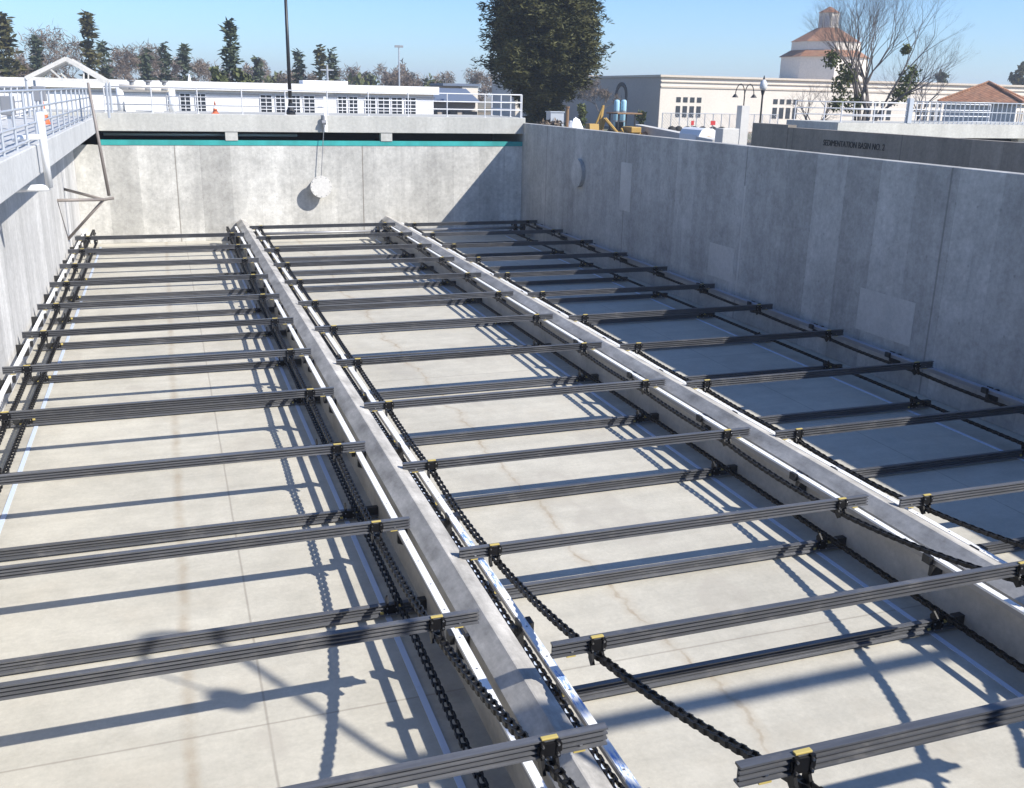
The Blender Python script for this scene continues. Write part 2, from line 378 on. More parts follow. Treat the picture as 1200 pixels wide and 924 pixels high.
# pipe stub in the far wall with the rod above
st = thing('pipe_stub', 'white capped pipe stub sticking out of the far wall', 'pipe', (6.28, YF, 2.27))
MB().tube((0, 0, 0), (0, -.469, 0), .38, .38, 24).build('pipe', 'fascia', st)
MB().tube((0, -.47, 0), (0, -.54, 0), .46, .46, 28).build('flange', 'conc_white', st)
b = MB()
for k in range(12): a = k*PI/6; b.tube((.42*math.cos(a), -.44, .42*math.sin(a)), (.42*math.cos(a), -.55, .42*math.sin(a)), .022, .022, 6)
b.build('bolt_ring', 'steel', st)
rd = thing('valve_stand', 'slim white valve post on the far deck with a rod down to the pipe stub', 'valve', (6.62, 43.46, 4.4))
MB().box((-.06, -.06, .15), (.06, .04, 1.6)).build('post', 'white', rd)
MB().tube((-.18, -.1, .55), (.0, -.1, .55), .1, .1, 10).tube((-.09, -.1, .35), (-.09, -.1, .8), .06, .06, 8).build('gearbox', 'steel', rd)
MB().tube((-.09, -.08, .4), (-.28, -.1, -1.68), .016, .016, 6).build('rod', 'steel', rd)

# ------------------------------------------------------------------ left cantilever walkway
lw = thing('concrete_walkway', 'pale concrete walkway overhanging the left wall of the basin', 'walkway', (0, 0, 4.5))
MB().box((XL-1.7, YN-2.5, 0), (-2.45, 43.5, .6)).build('deck_slab', 'leftdeck', lw, bevel=.02)
railing('railing', (-2.55, 2.0, 5.1), (-2.55, 42.0, 5.1), 'pale blue grey railing along the basin edge of the left walkway', 'galv', (.1, .4, .72, 1.05), 1.7, .024)
railing('railing', (-4.9, 2.0, 5.1), (-4.9, 42.6, 5.1), 'pale railing along the outer edge of the left walkway', 'railpaint', (.12, .55, 1.05), 1.6, .024)
# near walkway under the camera
nw = MB().box((XL-1.7, -3.7, 4.45), (XR+.3, -.1, 4.9)).build('concrete_walkway', 'leftdeck'); tag(nw, 'concrete walkway at the near end where the viewer stands', 'walkway')
railing('railing', (-2.4, -.25, 4.9), (15.5, -.25, 4.9), 'railing on the near walkway in front of the viewer', 'galv', (.33, .66, 1.05), 1.8)

# white bracket pipe on the left walkway
p = thing('support_pipe', 'white bent pipe standing on the edge of the left walkway', 'pipe', (-2.3, 22.4, 4.25))
MB().tube((0, 0, 0), (0, -.25, 1.5), .07, .07, 10).build('upright', 'white', p, smooth=True)
MB().tube((0, 0, 0), (-1.0, .1, -.05), .07, .07, 10).build('lower_arm', 'white', p, smooth=True)
MB().tube((0, -.18, 1.02), (-.55, -.25, .98), .06, .06, 10).build('upper_arm', 'white', p, smooth=True)
# tall slim pole with wall arms
p = thing('standpipe', 'slim brown pole hanging beside the left wall on three angled arms', 'pole', (-2.05, 36.6, 2.6))
MB().tube((.13, 0, .05), (-.17, 0, 3.75), .055, .045, 8).build('pole', 'taupe', p, smooth=True)
A = Vector((-.05, .0, -.08))
for q in ((-1.4, 1.5, .15), (-1.4, -1.2, .04)): MB().tube(A, q, .05, .05, 8).build('arm', 'taupe', p, smooth=True)
MB().tube(A, (-1.4, .9, -1.53), .05, .05, 8).build('brace', 'taupe', p, smooth=True)
MB().tube((-1.4, -1.2, .04), (-1.4, .9, -1.53), .022, .022, 6).build('tie_rod', 'taupe', p)
MB().tube(A, (.28, 0, -.03), .05, .05, 8).build('tip', 'taupe', p)
# gable canopy at the corner
gy = 41.0
def gp(u, v, y=gy): return PY(u, v, y)
g0 = gp(30, 92); g1 = gp(124, 96); ga = gp(77, 69)
g = thing('gable_canopy', 'small pale gable roof frame standing at the far left corner', 'canopy', (ga.x, gy, 5.1))
og = Vector((ga.x, gy, 5.1))
def bar(b, p, q, s=.06): return b.tube(Vector(p)-og, Vector(q)-og, s, s, 4)
for dy, nm in ((0, 'front_truss'), (2.6, 'rear_truss')):
    d = Vector((0, dy, 0)); b = MB()
    bar(b, g0+d, ga+d, .1); bar(b, ga+d, g1+d, .1); bar(b, g0+d, g1+d, .085)
    for tt in (.35, .62): q = g0.lerp(g1, tt+.1); bar(b, q+d, (g0.lerp(ga, min(1, tt*2*.8)) if tt < .5 else ga.lerp(g1, .45))+d, .035)
    b.build(nm, 'conc_white', g)
b = MB(); e = Vector((0, 2.6, 0)); up = Vector((0, 0, .05))
q = [g0-og, ga-og, ga+e-og, g0+e-og]; b.add([x for x in q]+[x+up for x in q], [(0,1,2,3),(4,7,6,5),(0,4,5,1),(1,5,6,2),(2,6,7,3),(3,7,4,0)]); b.build('roof_panel', 'conc_white', g)
for q in (g0, g1):
    for dy in (0, 2.6): MB().tube(Vector((q.x, gy+dy, 5.1))-og, Vector((q.x, gy+dy, q.z))-og, .05, .05, 6).build('leg', 'galv', g)

# ------------------------------------------------------------------ collector mechanism
H_FL = .142
PROF = [(-.036, H_FL), (-.036, .127), (-.006, .121), (-.006, .103), (-.032, .098), (-.032, .085), (-.006, .079), (-.006, .061), (-.032, .056), (-.032, .043), (-.006, .037), (-.006, .020), (-.036, .014), (-.036, 0),
        (.032, 0), (.032, .016), (.002, .022), (.002, .120), (.032, .126), (.032, H_FL)]
PROF_L = PROF[:11]+[(-.006, .032), (-.062, .022), (-.066, .002), (-.03, 0)]+PROF[14:]
BAYS = {'left': (-2.91, 2.22), 'middle': (3.48, 8.54), 'right': (9.78, 14.88)}
def make_flight(upper):
    half = 3.0; cx = 2.555
    root = thing('scraper_flight', 'flight', 'scraper flight')
    MB().prism(PROF if upper else PROF_L, (-half, 0, 0), (half, 0, 0), (0, 1, 0), (0, 0, 1)).build('board', 'flight', root)
    for s in (-1, 1):
        x = s*cx
        b = MB()
        b.box((x-.075, -.062, .004), (x-.042, -.035, .138)); b.box((x+.042, -.062, .004), (x+.075, -.035, .138))
        b.box((x-.045, -.055, .02), (x+.045, -.036, .124))
        b.box((x-.09, -.05, .04), (x-.075, -.034, .105)); b.box((x+.075, -.05, .04), (x+.09, -.034, .105))
        if upper: lug = [(-.04, .015), (-.10, -.10), (-.05, -.135), (.01, -.08), (.01, 0), (-.036, 0)]
        else: lug = [(-.04, .12), (-.10, .20), (-.02, .27), (.03, .20), (.02, .146), (-.036, .146)]
        for xa in (x-.066, x+.042): b.prism(lug, (xa, 0, 0), (xa+.024, 0, 0), (0, 1, 0), (0, 0, 1))
        b.use(1)
        for dx in (-.058, .058):
            for dz in (.03, .11): b.tube((x+dx, -.061, dz), (x+dx, -.072, dz), .010, .010, 6)
        br = b.build('chain_bracket', ['chain', 'bolt'], root)
        if upper: MB().box((x-.062, -.042, H_FL+.001), (x+.062, -.004, H_FL+.016)).build('yellow_clip', 'yellow', br, bevel=.004)
        else:
            MB().box((x-.14, -.052, .012), (x-.10, -.035, .058)).build('yellow_clip', 'yellow', br, bevel=.004)
            MB().box((x+.09, -.055, .095), (x+.14, -.036, .145)).build('yellow_clip', 'yellow', br, bevel=.004)
        e = MB(); xe = s*(half-.2)
        e.tube((xe, -.009, .04), (xe, -.028, .04), .014, .014, 6).build('end_bolt', 'bolt', root)
        sh = MB()
        if upper:
            sh.box((xe-.06, -.038, -.014), (xe+.03, .034, -.002)); sh.build('wear_shoe', 'yellow', root)
        else:
            sh.box((xe+.02, -.05, -.006), (xe+.203, .045, .146)); sh.build('wear_shoe', 'shoe', root)
    return root
FU = make_flight(True); FLo = make_flight(False)
first = {True: True, False: True}
def place_flight(upper, x, y, z, label, group):
    src = FU if upper else FLo
    if first[upper]: o = src; first[upper] = False
    else: o = copy_tree(src)
    o.location = (x, y, z+random.uniform(-.004, .004)); o.rotation_euler = (random.uniform(-.03, .03), random.uniform(-.002, .002), random.uniform(-.004, .004))
    o['label'] = label; o['group'] = group
    return o
LOFF = {('left', 0): .06, ('left', 1): .08, ('middle', 0): -.03, ('middle', 1): .10, ('right', 0): .0, ('right', 1): -.2}
S = 3.05
TOPZ = .965
UP_ = {'left': [5.35, 8.4]+[11.45+S*k for k in range(10)], 'middle': [4.23, 7.28, 10.33]+[13.38+S*k for k in range(10)], 'right': [6.99, 10.04]+[13.09+S*k for k in range(10)]}
RISE = {('left', 0): 2.02, ('left', 1): 1.27, ('middle', 0): 2.42, ('middle', 1): 1.48, ('middle', 2): .985, ('right', 0): 1.5, ('right', 1): 1.01}
LO = {'left': [10.70+2.99*k for k in range(11)], 'middle': [8.34]+[10.67+2.97*k for k in range(11)], 'right': [9.85]+[12.87+3.0*k for k in range(10)]}
for bay, (xa, xb) in BAYS.items():
    xc = (xa+xb)/2
    ys = [y for y in UP_[bay] if y < 42.2]
    for i, y in enumerate(ys):
        top = RISE.get((bay, i), TOPZ)
        pose = 'upper grey flight' if top < 1.1 else 'lifted grey flight'
        lit = ' half in shade' if bay == 'right' else ' on the rails' if top < 1.1 else ' above the rails'
        place_flight(True, xc, y, top-H_FL, f'{pose}{lit} of the {bay} bay, {ORD[i]} from the camera', 'flights on the upper chain run')
    for i, y in enumerate(LO[bay]):
        if y > 41.8: continue
        xo = -.2 if bay == 'right' else .02
        place_flight(False, xc+xo, y, .035, f'lower grey flight on the floor of the {bay} bay, {ORD[i]} from the camera', 'flights on the floor run')

# chains : one closed loop on each side of each bay
def chain_path(bay):
    ys = [y for y in UP_[bay] if y < 42.2]; pts = []
    z_off = -.20
    top = [(y-.08, RISE.get((bay, i), TOPZ)+z_off) for i, y in enumerate(ys)]
    y0, z0 = top[0]
    slope = .30
    start = [(y0-3.05, z0+1.15), (y0-1.5, z0+.5)]
    up = start+top
    out = []
    for (a, b) in zip(up, up[1:]):
        n = 6
        sag = .06 if (a[1] > .78 or b[1] > .78) else .03
        for k in range(n):
            t = k/n; out.append((a[0]+(b[0]-a[0])*t, a[1]+(b[1]-a[1])*t - sag*4*t*(1-t)))
    yl, zl = up[-1]; out.append((yl, zl))
    cy, r = 42.15, .255; cz = zl-r
    out.append((cy, zl))
    for k in range(1, 7):
        a = PI/2-PI*k/6; out.append((cy+r*math.cos(a), cz+r*math.sin(a)))
    out.append((7.0 if bay != 'left' else 6.2, cz-r)); out.append((5.0, cz-r+.15)); out.append((3.5, cz-r+.6))
    return out
def sample(path, pitch):
    res = []; acc = 0.; prev = Vector((path[0][0], path[0][1])); res.append(prev.copy()); need = pitch
    for q in path[1:]:
        q = Vector(q); d = q-prev
        while d.length >= need:
            prev = prev+d.normalized()*need; res.append(prev.copy()); d = q-prev; need = pitch
        need -= d.length; prev = q
    return res
def make_chain(path, x0, off=0.):
    P = sample(path, .152); b = MB()
    for a, c in zip(P, P[1:]):
        x = x0+off*max(0., min(1., (.72-a.y)/.4)) if a.x > 3 else x0+off
        d = (c-a); L = d.length; d.normalize(); n = Vector((-d.y, d.x))
        A3 = Vector((x, a.x, a.y)); D3 = Vector((0, d.x, d.y)); N3 = Vector((0, n.x, n.y))
        for s in (-1, 1):          # offset side bars : narrow end and wide end
            w0, w1 = s*.024, s*.037
            vs = []
            for (t, w, hh) in ((-.014, w0, .020), (L*.45, w0, .024), (L*.6, w1, .024), (L+.016, w1, .020)):
                for (dw, dh) in ((-.0075, -1), (.0075, -1), (.0075, 1), (-.0075, 1)):
                    vs.append(A3 + D3*t + Vector((w+dw, 0, 0)) + N3*(dh*hh))
            fs = []
            for k in range(3):
                for j in range(4): fs.append((k*4+j, k*4+(j+1) % 4, k*4+4+(j+1) % 4, k*4+4+j))
            fs += [(3, 2, 1, 0), (12, 13, 14, 15)]
            b.add(vs, fs)
        b.tube(A3-Vector((.044, 0, 0)), A3+Vector((.044, 0, 0)), .021, .021, 8)
    return b
side_lab = {('left', 0): 'black roller chain loop along the left wall', ('left', 1): 'black roller chain loop beside the first divider in the left bay',
            ('middle', 0): 'black roller chain loop at the left side of the middle bay', ('middle', 1): 'black roller chain loop beside the second divider in the middle bay',
            ('right', 0): 'black roller chain loop at the left side of the right bay', ('right', 1): 'black roller chain loop in shade beside the right wall'}
for bay, xs in BAYS.items():
    path = chain_path(bay)
    for k, x in enumerate(xs):
        o = make_chain(path, x, LOFF[(bay, k)]).build('conveyor_chain', 'chain'); tag(o, side_lab[(bay, k)], 'chain', 'conveyor chains of the flights')
    # far end sprockets and shaft
    sp = thing('sprocket_shaft', f'black sprocket wheels on a shaft at the far end of the {bay} bay', 'sprocket', ((xs[0]+xs[1])/2, 42.15, .44), 'sprocket shafts at the far end')
    hw = (xs[1]-xs[0])/2
    MB().tube((-hw-.5, 0, 0), (hw+.5, 0, 0), .06, .06, 12).build('shaft', 'steel', sp, smooth=True)
    for s in (-1, 1):
        prof = []
        for i in range(44):
            a = 2*PI*i/44; r = .262 if i % 4 < 2 else .225
            prof.append((r*math.cos(a), r*math.sin(a)))
        MB().prism(prof, (s*hw-.022, 0, 0), (s*hw+.022, 0, 0), (0, 1, 0), (0, 0, 1)).build('sprocket', 'chain', sp)
        b = MB().box((s*(hw+.36)-.06, -.2, -.44), (s*(hw+.36)+.06, .2, .16)); b.build('bearing_block', 'shoe', sp)

# rails and floor strips
RZ = TOPZ-H_FL-.022
def rail(x, face, y0, y1, label, film=None, mat='rail'):
    t = thing('return_rail', label, 'rail', (x, 0, RZ), 'white return rails')
    b = MB(); y = y0
    while y < y1-.01:
        ye = min(y+6.1, y1); b.box((-.043, y+.003, -.03), (.043, ye-.003, 0)); y = ye
    y = y0+.2; b.use(1)
    while y < min(y1, 24): b.lathe([(.012, .0005), (.012, .004)], (0, y, 0), 8); y += .61
    b.build('wear_strip', ['railfilm' if film else mat, 'steel'], t)
    s = 1 if face > x else -1
    g = MB().box((-.03, y0, -.036), (.03, y1, -.031)); g.box((-.03, y0, -.1), (-.024, y1, -.036)); g.build('angle', 'steel', t)
    y = 8.95-3.05
    while y < y1:
        if y > y0:
            b = MB(); fx = (face-x)
            b.prism([(0, -.05), (0, -.30), (fx*1., -.36), (fx*1., -.05)], (0, y-.03, 0), (0, y+.03, 0), (1, 0, 0), (0, 0, 1))
            b.box((-s*.10, y-.07, -.10), (-s*.045, y+.07, .01)); 
            b.box((s*.045, y-.075, -.1), (s*.07, y+.075, .02))
            b.build('bracket', 'shoe', t)
        y += 2.9
    return t
rail(-3.2, XL, 3, 42, 'white wear rail along the left wall')
rail(2.545, D1-.16, 3, 42, 'white wear rail on the left face of the first divider')
rail(3.295, D1+.24, 3, 42, 'white wear rail with blue film on the right of the first divider', [(5.2, 6.9), (7.9, 9.6), (10.3, 10.7)])
rail(8.83, D2-.16, 3, 42, 'white wear rail on the left face of the second divider')
rail(9.55, D2+.24, 3, 42, 'white wear rail on the right of the second divider')
rail(15.36, XR, 3, 42, 'wear rail in shade along the right wall', None, 'rail_shaded')
for bay, xs in BAYS.items():
    for k, x in enumerate(xs):
        x += .0 if k == 0 else 0; s = 1 if k == 0 else -1
        xx = x + s*.11 + LOFF[(bay, k)]
        b = MB(); y = 3
        while y < 42: b.box((xx-.035, y+.004, .0), (xx+.035, y+3.05-.004, .012)); y += 3.05
        o = b.build('floor_strip', 'strip')
        tag(o, f'pale blue wear strip on the floor at the {"left" if k == 0 else "right"} side of the {bay} bay', 'wear strip', 'wear strips on the basin floor')

# ------------------------------------------------------------------ lamps near and far
def tube_path(pts, r, n=8):
    b = MB(); b.path(pts, r, n); return b
dv0 = Vector((9.3, -.6, 4.9))
gl = thing('davit_crane', 'leaning davit crane behind the viewer whose hook shadow falls in the left bay', 'crane', dv0)
MB().lathe([(.22, 0), (.22, .04), (.1, .06), (.09, .9), (.06, .95)], (0, 0, 0), 14).build('pedestal', 'galv', gl)
MB().tube((0, 0, .9), Vector((9.01, .79, 8.5))-dv0, .07, .05, 12).build('mast', 'galv', gl, smooth=True)
AP = [Vector(q)-dv0 for q in ((9.01, .79, 8.5), (8.8, 1.55, 9.0), (8.56, 2.33, 9.5), (8.52, 2.42, 9.8), (8.42, 2.38, 10.0), (8.2, 2.34, 10.06), (7.97, 2.32, 9.92), (7.8, 2.25, 9.65), (7.67, 2.12, 9.4))]
tube_path(AP, .05).build('arm', 'galv', gl, smooth=True)
MB().tube(AP[-1], Vector((7.98, 1.82, 9.0))-dv0, .018, .018, 6).build('rope', 'black', gl)
MB().lathe([(.05, .2), (.13, .14), (.17, 0), (.14, -.16), (.05, -.22)], Vector((7.98, 1.8, 8.85))-dv0, 12).build('hook_block', 'black', gl, smooth=True)
bm_ = thing('shadow_gantry', 'unseen gantry beam on two posts, added behind the viewer to shade the floor', 'gantry', (14, -.7, 4.9))  # unseen gantry added to cast the soft shadow band on the floor
MB().box((-3.6, -.07, 4.9), (5.5, .07, 5.05)).build('beam', 'galv', bm_)
MB().box((3.6, -3.0, 5.06), (5.5, -.95, 5.14)).build('roof_panel', 'galv', bm_)  # panel added out of view to shade the lower right floor
for x in (-3.4, 5.3): MB().box((x-.1, -.1, 0), (x+.1, .1, 4.9)).build('post', 'galv', bm_)

p = PY(341, 139, 44.0)
lp = thing('street_lamp', 'tall black lamp post rising out of the picture from the far deck', 'street lamp', (p.x, 44.0, 5.23))
pt = PY(334, -25, 44.0)
MB().tube((0, 0, 0), (0, 0, pt.z-5.23), .085, .06, 12).build('pole', 'black', lp, smooth=True)
MB().lathe([(.2, 0), (.2, .12), (.12, .3), (.09, .5)], (0, 0, 0), 12).build('base', 'black', lp)
MB().lathe([(.06, 0), (.22, .1), (.22, .35), (.1, .5)], (0, 0, pt.z-5.23), 12).build('lamp_head', 'black', lp)

def cone(p, h, label, group):
    t = thing('traffic_cone', label, 'traffic cone', p, group); r = h*.22
    MB().box((-r*1.4, -r*1.4, 0), (r*1.4, r*1.4, h*.06)).build('base', 'orange', t)
    MB().lathe([(r, h*.06), (r*.62, h*.42)], (0, 0, 0), 14).lathe([(r*.42, h*.64), (r*.12, h)], (0, 0, 0), 14).build('body', 'orange', t, smooth=False)
    MB().lathe([(r*.62, h*.42), (r*.42, h*.64)], (0, 0, 0), 14).build('reflective_band', 'white', t)
p = PY(253, 133, 43.8); cone((p.x, 44.2, 5.23), .5, 'small orange cone on the far deck behind the railing', 'orange traffic cones')
p = PX(52, 138, -3.4); cone((-3.4, p.y, 5.1), .7, 'orange and white cone on the left walkway near the gable frame', 'orange traffic cones')

# pipework on the far deck behind the railing
p0 = PY(141, 116, 46.0); p1 = PY(200, 114, 46.0)
pw = thing('pipe_manifold', 'cream pipe manifold with valves behind the far railing', 'pipework', (p0.x, 46.0, 5.23))
Lx = p1.x-p0.x
MB().tube((0, 0, .95), (Lx, 0, .95), .15, .15, 12).build('header_pipe', 'beige', pw, smooth=True)
for x in (0, Lx+.05): MB().tube((x, 0, 0), (x, 0, .95), .15, .15, 12).build('riser', 'white', pw, smooth=True)
for x in (.5, 1.15, 1.8):
    MB().lathe([(.2, 0), (.2, .06), (.09, .06), (.09, .3), (.17, .34), (.17, .38)], (x, 0, .9), 12).build('valve', 'steel', pw)
MB().box((.2, -.25, 0), (.55, .25, .5)).box((1.25, -.25, 0), (1.7, .25, .4)).build('pump_block', 'white', pw)
# control boxes on left walkway
for (u, v, w_, h_, y, mat, lab) in ((46, 110, .42, .5, 38.5, 'steel', 'dark grey control box by the railing under the gable frame'), (9, 124, .34, .5, 30, 'steel', 'grey electrical cabinet at the left edge behind the railing')):
    q = PY(u, v, y)
    c = thing('control_box', lab, 'control box', (q.x, y, 5.1))
    hh = max(.3, q.z-5.1)
    MB().box((-w_/2, -.15, hh-h_/2), (w_/2, .15, hh+h_/2)).build('cabinet', mat, c, bevel=.02)
    MB().box((-w_/2+.04, -.156, hh-h_/2+.04), (w_/2-.04, -.151, hh+h_/2-.04)).build('door', mat, c)
    MB().box((-.04, -.06, 0), (.04, .06, hh-h_/2)).build('stand', 'galv', c)

# ------------------------------------------------------------------ white building
def window_grid(parent, x0, x1, z0, z1, y, cols, rows, frame='frame', bar=.05, dy=-.06, axis=0):
    # window set into the y-facing wall : glass recessed, frame and bars in front
    g = MB().box((x0, y-.015, z0), (x1, y-.004, z1)); f = MB(); yf0, yf1 = y+dy, y-.016
    f.box((x0-bar, yf0, z0-bar), (x0, yf1, z1+bar)); f.box((x1, yf0, z0-bar), (x1+bar, yf1, z1+bar))
    f.box((x0, yf0, z1), (x1, yf1, z1+bar)); f.box((x0, yf0, z0-bar), (x1, yf1, z0))
    for i in range(1, cols): xx = x0+(x1-x0)*i/cols; f.box((xx-bar*.4, yf0+.005, z0), (xx+bar*.4, yf1, z1))
    for i in range(1, rows):
        zz = z0+(z1-z0)*i/rows; f.box((x0, yf0+.007, zz-bar*.4), (x1, yf1-.001, zz+bar*.4))
    gl_ = g.build('window', 'glass', parent); f.build('window_frame', frame, gl_)
    return gl_
WY = 66.
wl = PY(-60, 91, WY); wr = PY(508, 104, WY)
wb = thing('white_building', 'long low white building behind the far deck', 'building', (0, WY, GZ))
RT_ = 6.60-GZ
MB().box((wl.x-14, 0, 0), (wr.x, 18, RT_-.5)).build('wall', 'bwall', wb)
MB().box((wl.x-14.3, -.35, RT_-.5), (wr.x+.3, 18.3, RT_)).build('roof_fascia', 'bwall', wb)
MB().box((wl.x-14.3, -.05, RT_-.74), (wr.x+.1, -.002, RT_-.66)).build('trim_band', 'bband', wb)
for (ua, ub) in ((196, 206), (211, 224), (229, 242), (305, 319), (323, 335), (342, 352), (356, 369), (428, 440), (443, 456), (459, 471), (475, 487), (396, 406), (409, 419)):
    a = PY(ua, 110, WY); c = PY(ub, 136, WY); t_ = PY(ua, 109.5+.0*ua, WY).z-GZ
    window_grid(wb, a.x, c.x, 1.95, 3.66, 0, 2, 4)
dp = PY(393, 120, WY); dq = PY(421, 120, WY)
MB().box((dp.x-.1, -.03, 3.72), (dq.x+.1, -.002, 3.84)).build('lintel', 'galv', wb)
p = PY(222, 95, WY+3); MB().tube((p.x, 3, RT_), (p.x, 3, RT_+.45), .12, .03, 8).build('vent', 'bwall', wb)
p = PY(355, 96, WY+3); MB().box((p.x, 3, RT_), (p.x+3, 5, RT_+.25)).build('roof_hatch', 'bwall', wb)
# blue roofed annex
a0 = PY(507, 108, 74); a1 = PY(585, 110, 74)
ax = thing('annex_building', 'low dark annex with a slate blue roof beside the big conifer', 'building', (a0.x, 80, GZ))
Lx = a1.x-a0.x
MB().box((.2, .2, 0), (Lx, 8, 3.3)).build('wall', 'brownside', ax)
MB().prism([(-.5, 3.3), (8.5, 3.3), (4, 4.4)], (-.3, 0, 0), (Lx+.3, 0, 0), (0, 1, 0), (0, 0, 1)).build('roof', 'blueroof', ax)
for k in range(3): MB().box((.8+k*1.7, .1, 1.2), (2.0+k*1.7, .199, 2.6)).build('window', 'glass', ax)
h0 = PY(519, 100, 140); 
hb = thing('distant_house', 'distant cream house with a dark flat roof left of the conifer', 'house', (h0.x, 140, GZ))
MB().box((0, 0, 0), (4.6, 6, 4.9)).build('wall', 'brownside', hb); MB().box((2.6, -1, 0), (4.9, -.01, 4.9)).build('wing', 'beige', hb); MB().box((-.3, -1.2, 4.92), (5.2, 6.3, 5.25)).build('roof', 'blueroof', hb)

# ------------------------------------------------------------------ beige hall on the right
BY = 112.
c0 = PY(775, 92, BY); c1 = PY(1290, 104, BY)
ztop = PY(775, 90, BY).z
bh = thing('beige_hall', 'long beige hall with square window groups right of the conifer', 'building', (c0.x, BY, GZ))
HB = ztop-GZ; Lx = c1.x-c0.x+25
MB().box((0, 0, 0), (Lx, 40, HB-.02)).build('wall', 'beige', bh)
MB().box((-.25, -.3, HB-.02), (Lx+.2, 40.2, HB+.22)).build('parapet_cap', 'beigeb', bh)
MB().box((-.003, -.12, HB-1.25), (Lx, -.002, HB-1.05)).build('cornice_band', 'beigeb', bh)
MB().box((-.003, -.16, HB-.62), (Lx, -.002, HB-.5)).build('cornice_band', 'beigeb', bh)
# end wall with arch; its shade is painted in as darker stucco
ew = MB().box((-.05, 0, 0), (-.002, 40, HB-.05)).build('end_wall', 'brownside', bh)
arch = [(9.2, 2.6), (9.2, 4.2)]+[(11+1.8*math.cos(PI-PI*k/10), 4.2+1.6*math.sin(PI*k/10)) for k in range(1, 10)]+[(12.8, 4.2), (12.8, 2.6), (12.3, 2.6), (12.3, 4.1)]+[(11+1.3*math.cos(PI*k/10), 4.1+1.2*math.sin(PI*k/10)) for k in range(1, 10)]+[(9.7, 4.1), (9.7, 2.6)]
MB().prism(arch, (-.16, 0, 0), (-.052, 0, 0), (0, 1, 0), (0, 0, 1)).build('arch_moulding', 'dark', ew)
for us in (793, 907, 1018, 1085):
    n = 4
    for k in range(n):
        ua = us+k*(8.1 if us < 900 else 7.9); 
        a = PY(ua, 110, BY); c = PY(ua+5.2, 110, BY)
        zc = HB-2.35
        for (z0, z1) in ((zc-.62, zc), (zc-2.4, zc-1.05)):
            MB().box((a.x-c0.x, -.03, z0), (c.x-c0.x, -.004, z1)).build('window', 'glass', bh)
# further cream building and gabled wing behind the machines
q0 = PY(688, 92, 150); q1 = PY(742, 92, 150)
cb = thing('cream_building', 'cream building beyond the machines between the conifer and the beige hall', 'building', (q0.x-12, 150, GZ))
HC = PY(700, 91, 150).z-GZ; Lx = q1.x-q0.x+16
MB().box((0, 0, 0), (Lx, 12, HC)).build('wall', 'beige', cb); MB().box((-.2, -.4, HC-2.3), (Lx, -.002, HC-1.9)).build('awning_roof', 'tile', cb)
MB().box((-.3, -.3, HC), (Lx+.2, 12.2, HC+.25)).build('parapet', 'beigeb', cb)
s0 = PY(716, 130, 128)
sw = thing('gabled_porch', 'small grey pointed porch against the cream building', 'building', (s0.x, 128, GZ))
MB().prism([(0, 0), (2.4, 0), (2.4, 4.6), (1.2, 5.9), (0, 4.6)], (0, 0, 0), (0, 3, 0), (1, 0, 0), (0, 0, 1)).build('wall', 'brownside', sw)
MB().box((.8, -.05, 0), (1.6, -.002, 2.6)).build('door', 'dark', sw)

# octagonal tower
OY = 128.; oc = PY(963, 100, OY)
tw = thing('octagonal_tower', 'octagonal stucco tower with tiered clay tile roofs', 'tower', (oc.x, OY, GZ))
k_ = mpp(oc)
def zt(v): return PY(963, v, OY).z-GZ
def octa(r, z0, z1, r2=None):
    b = MB(); r2 = r if r2 is None else r2; vs = []
    for (rr, z) in ((r, z0), (r2, z1)):
        for i in range(8): a = PI/8+i*PI/4; vs.append((rr*math.cos(a), rr*math.sin(a), z))
    return b.add(vs, [(i, (i+1) % 8, 8+(i+1) % 8, 8+i) for i in range(8)]+[(7,6,5,4,3,2,1,0), tuple(range(8, 16))])
octa(50*k_, 0, zt(68)).build('lower_drum', 'beige', tw)
octa(53*k_, zt(68), zt(60), 40*k_).build('lower_roof', 'tile', tw)
octa(39.5*k_, zt(63), zt(50)).build('middle_drum', 'beige', tw)
octa(41*k_, zt(50), zt(33), 13*k_).build('middle_roof', 'tile', tw)
octa(11.5*k_, zt(35), zt(15)).build('lantern', 'beige', tw)
octa(13*k_, zt(15), zt(7.5), .8*k_).build('lantern_roof', 'tile', tw)
for i in range(8):
    a = i*PI/4; r = 11.5*k_*math.cos(PI/8)+.01
    MB().cbox((r*math.cos(a), r*math.sin(a), zt(25)), (.05, .7, 1.3), Matrix.Rotation(a, 3, 'Z')).build('louvre', 'bband', tw)

# hip roofed pavilion
HY = 68.; hc = PY(1158, 100, HY); ks = mpp(hc)
hp = thing('hip_roof_pavilion', 'small cream pavilion under a clay tile hip roof', 'building', (hc.x, HY, GZ))
ze = PY(1158, 120, HY).z-GZ; za = PY(1158, 97, HY).z-GZ; hr = 62*ks
hr2 = hr*.72
rm = Matrix.Rotation(math.radians(38), 3, 'Z')
def rp(x, y, z): return rm @ Vector((x, y, z))
e_ = hr2
MB().add([rp(-e_, -e_, ze), rp(e_, -e_, ze), rp(e_, e_, ze), rp(-e_, e_, ze), rp(0, 0, za)], [(0, 1, 4), (1, 2, 4), (2, 3, 4), (3, 0, 4), (3, 2, 1, 0)]).build('roof', 'tile', hp)
b = MB(); e2 = e_*.86
b.cbox((0, 0, (ze-.15)/2), (2*e2, 2*e2, ze-.15), rm); b.build('wall', 'beige', hp)
b = MB(); b.cbox((0, 0, ze-.08), (2*e_*.97, 2*e_*.97, .14), rm); b.build('eave', 'beigeb', hp)
for (sx, sy) in ((-1, -1), (1, -1), (1, 1), (-1, 1)): MB().tube(rp(sx*e_, sy*e_, ze+.04), rp(0, 0, za+.06), .11, .11, 6).build('hip_ridge', 'tile', hp)
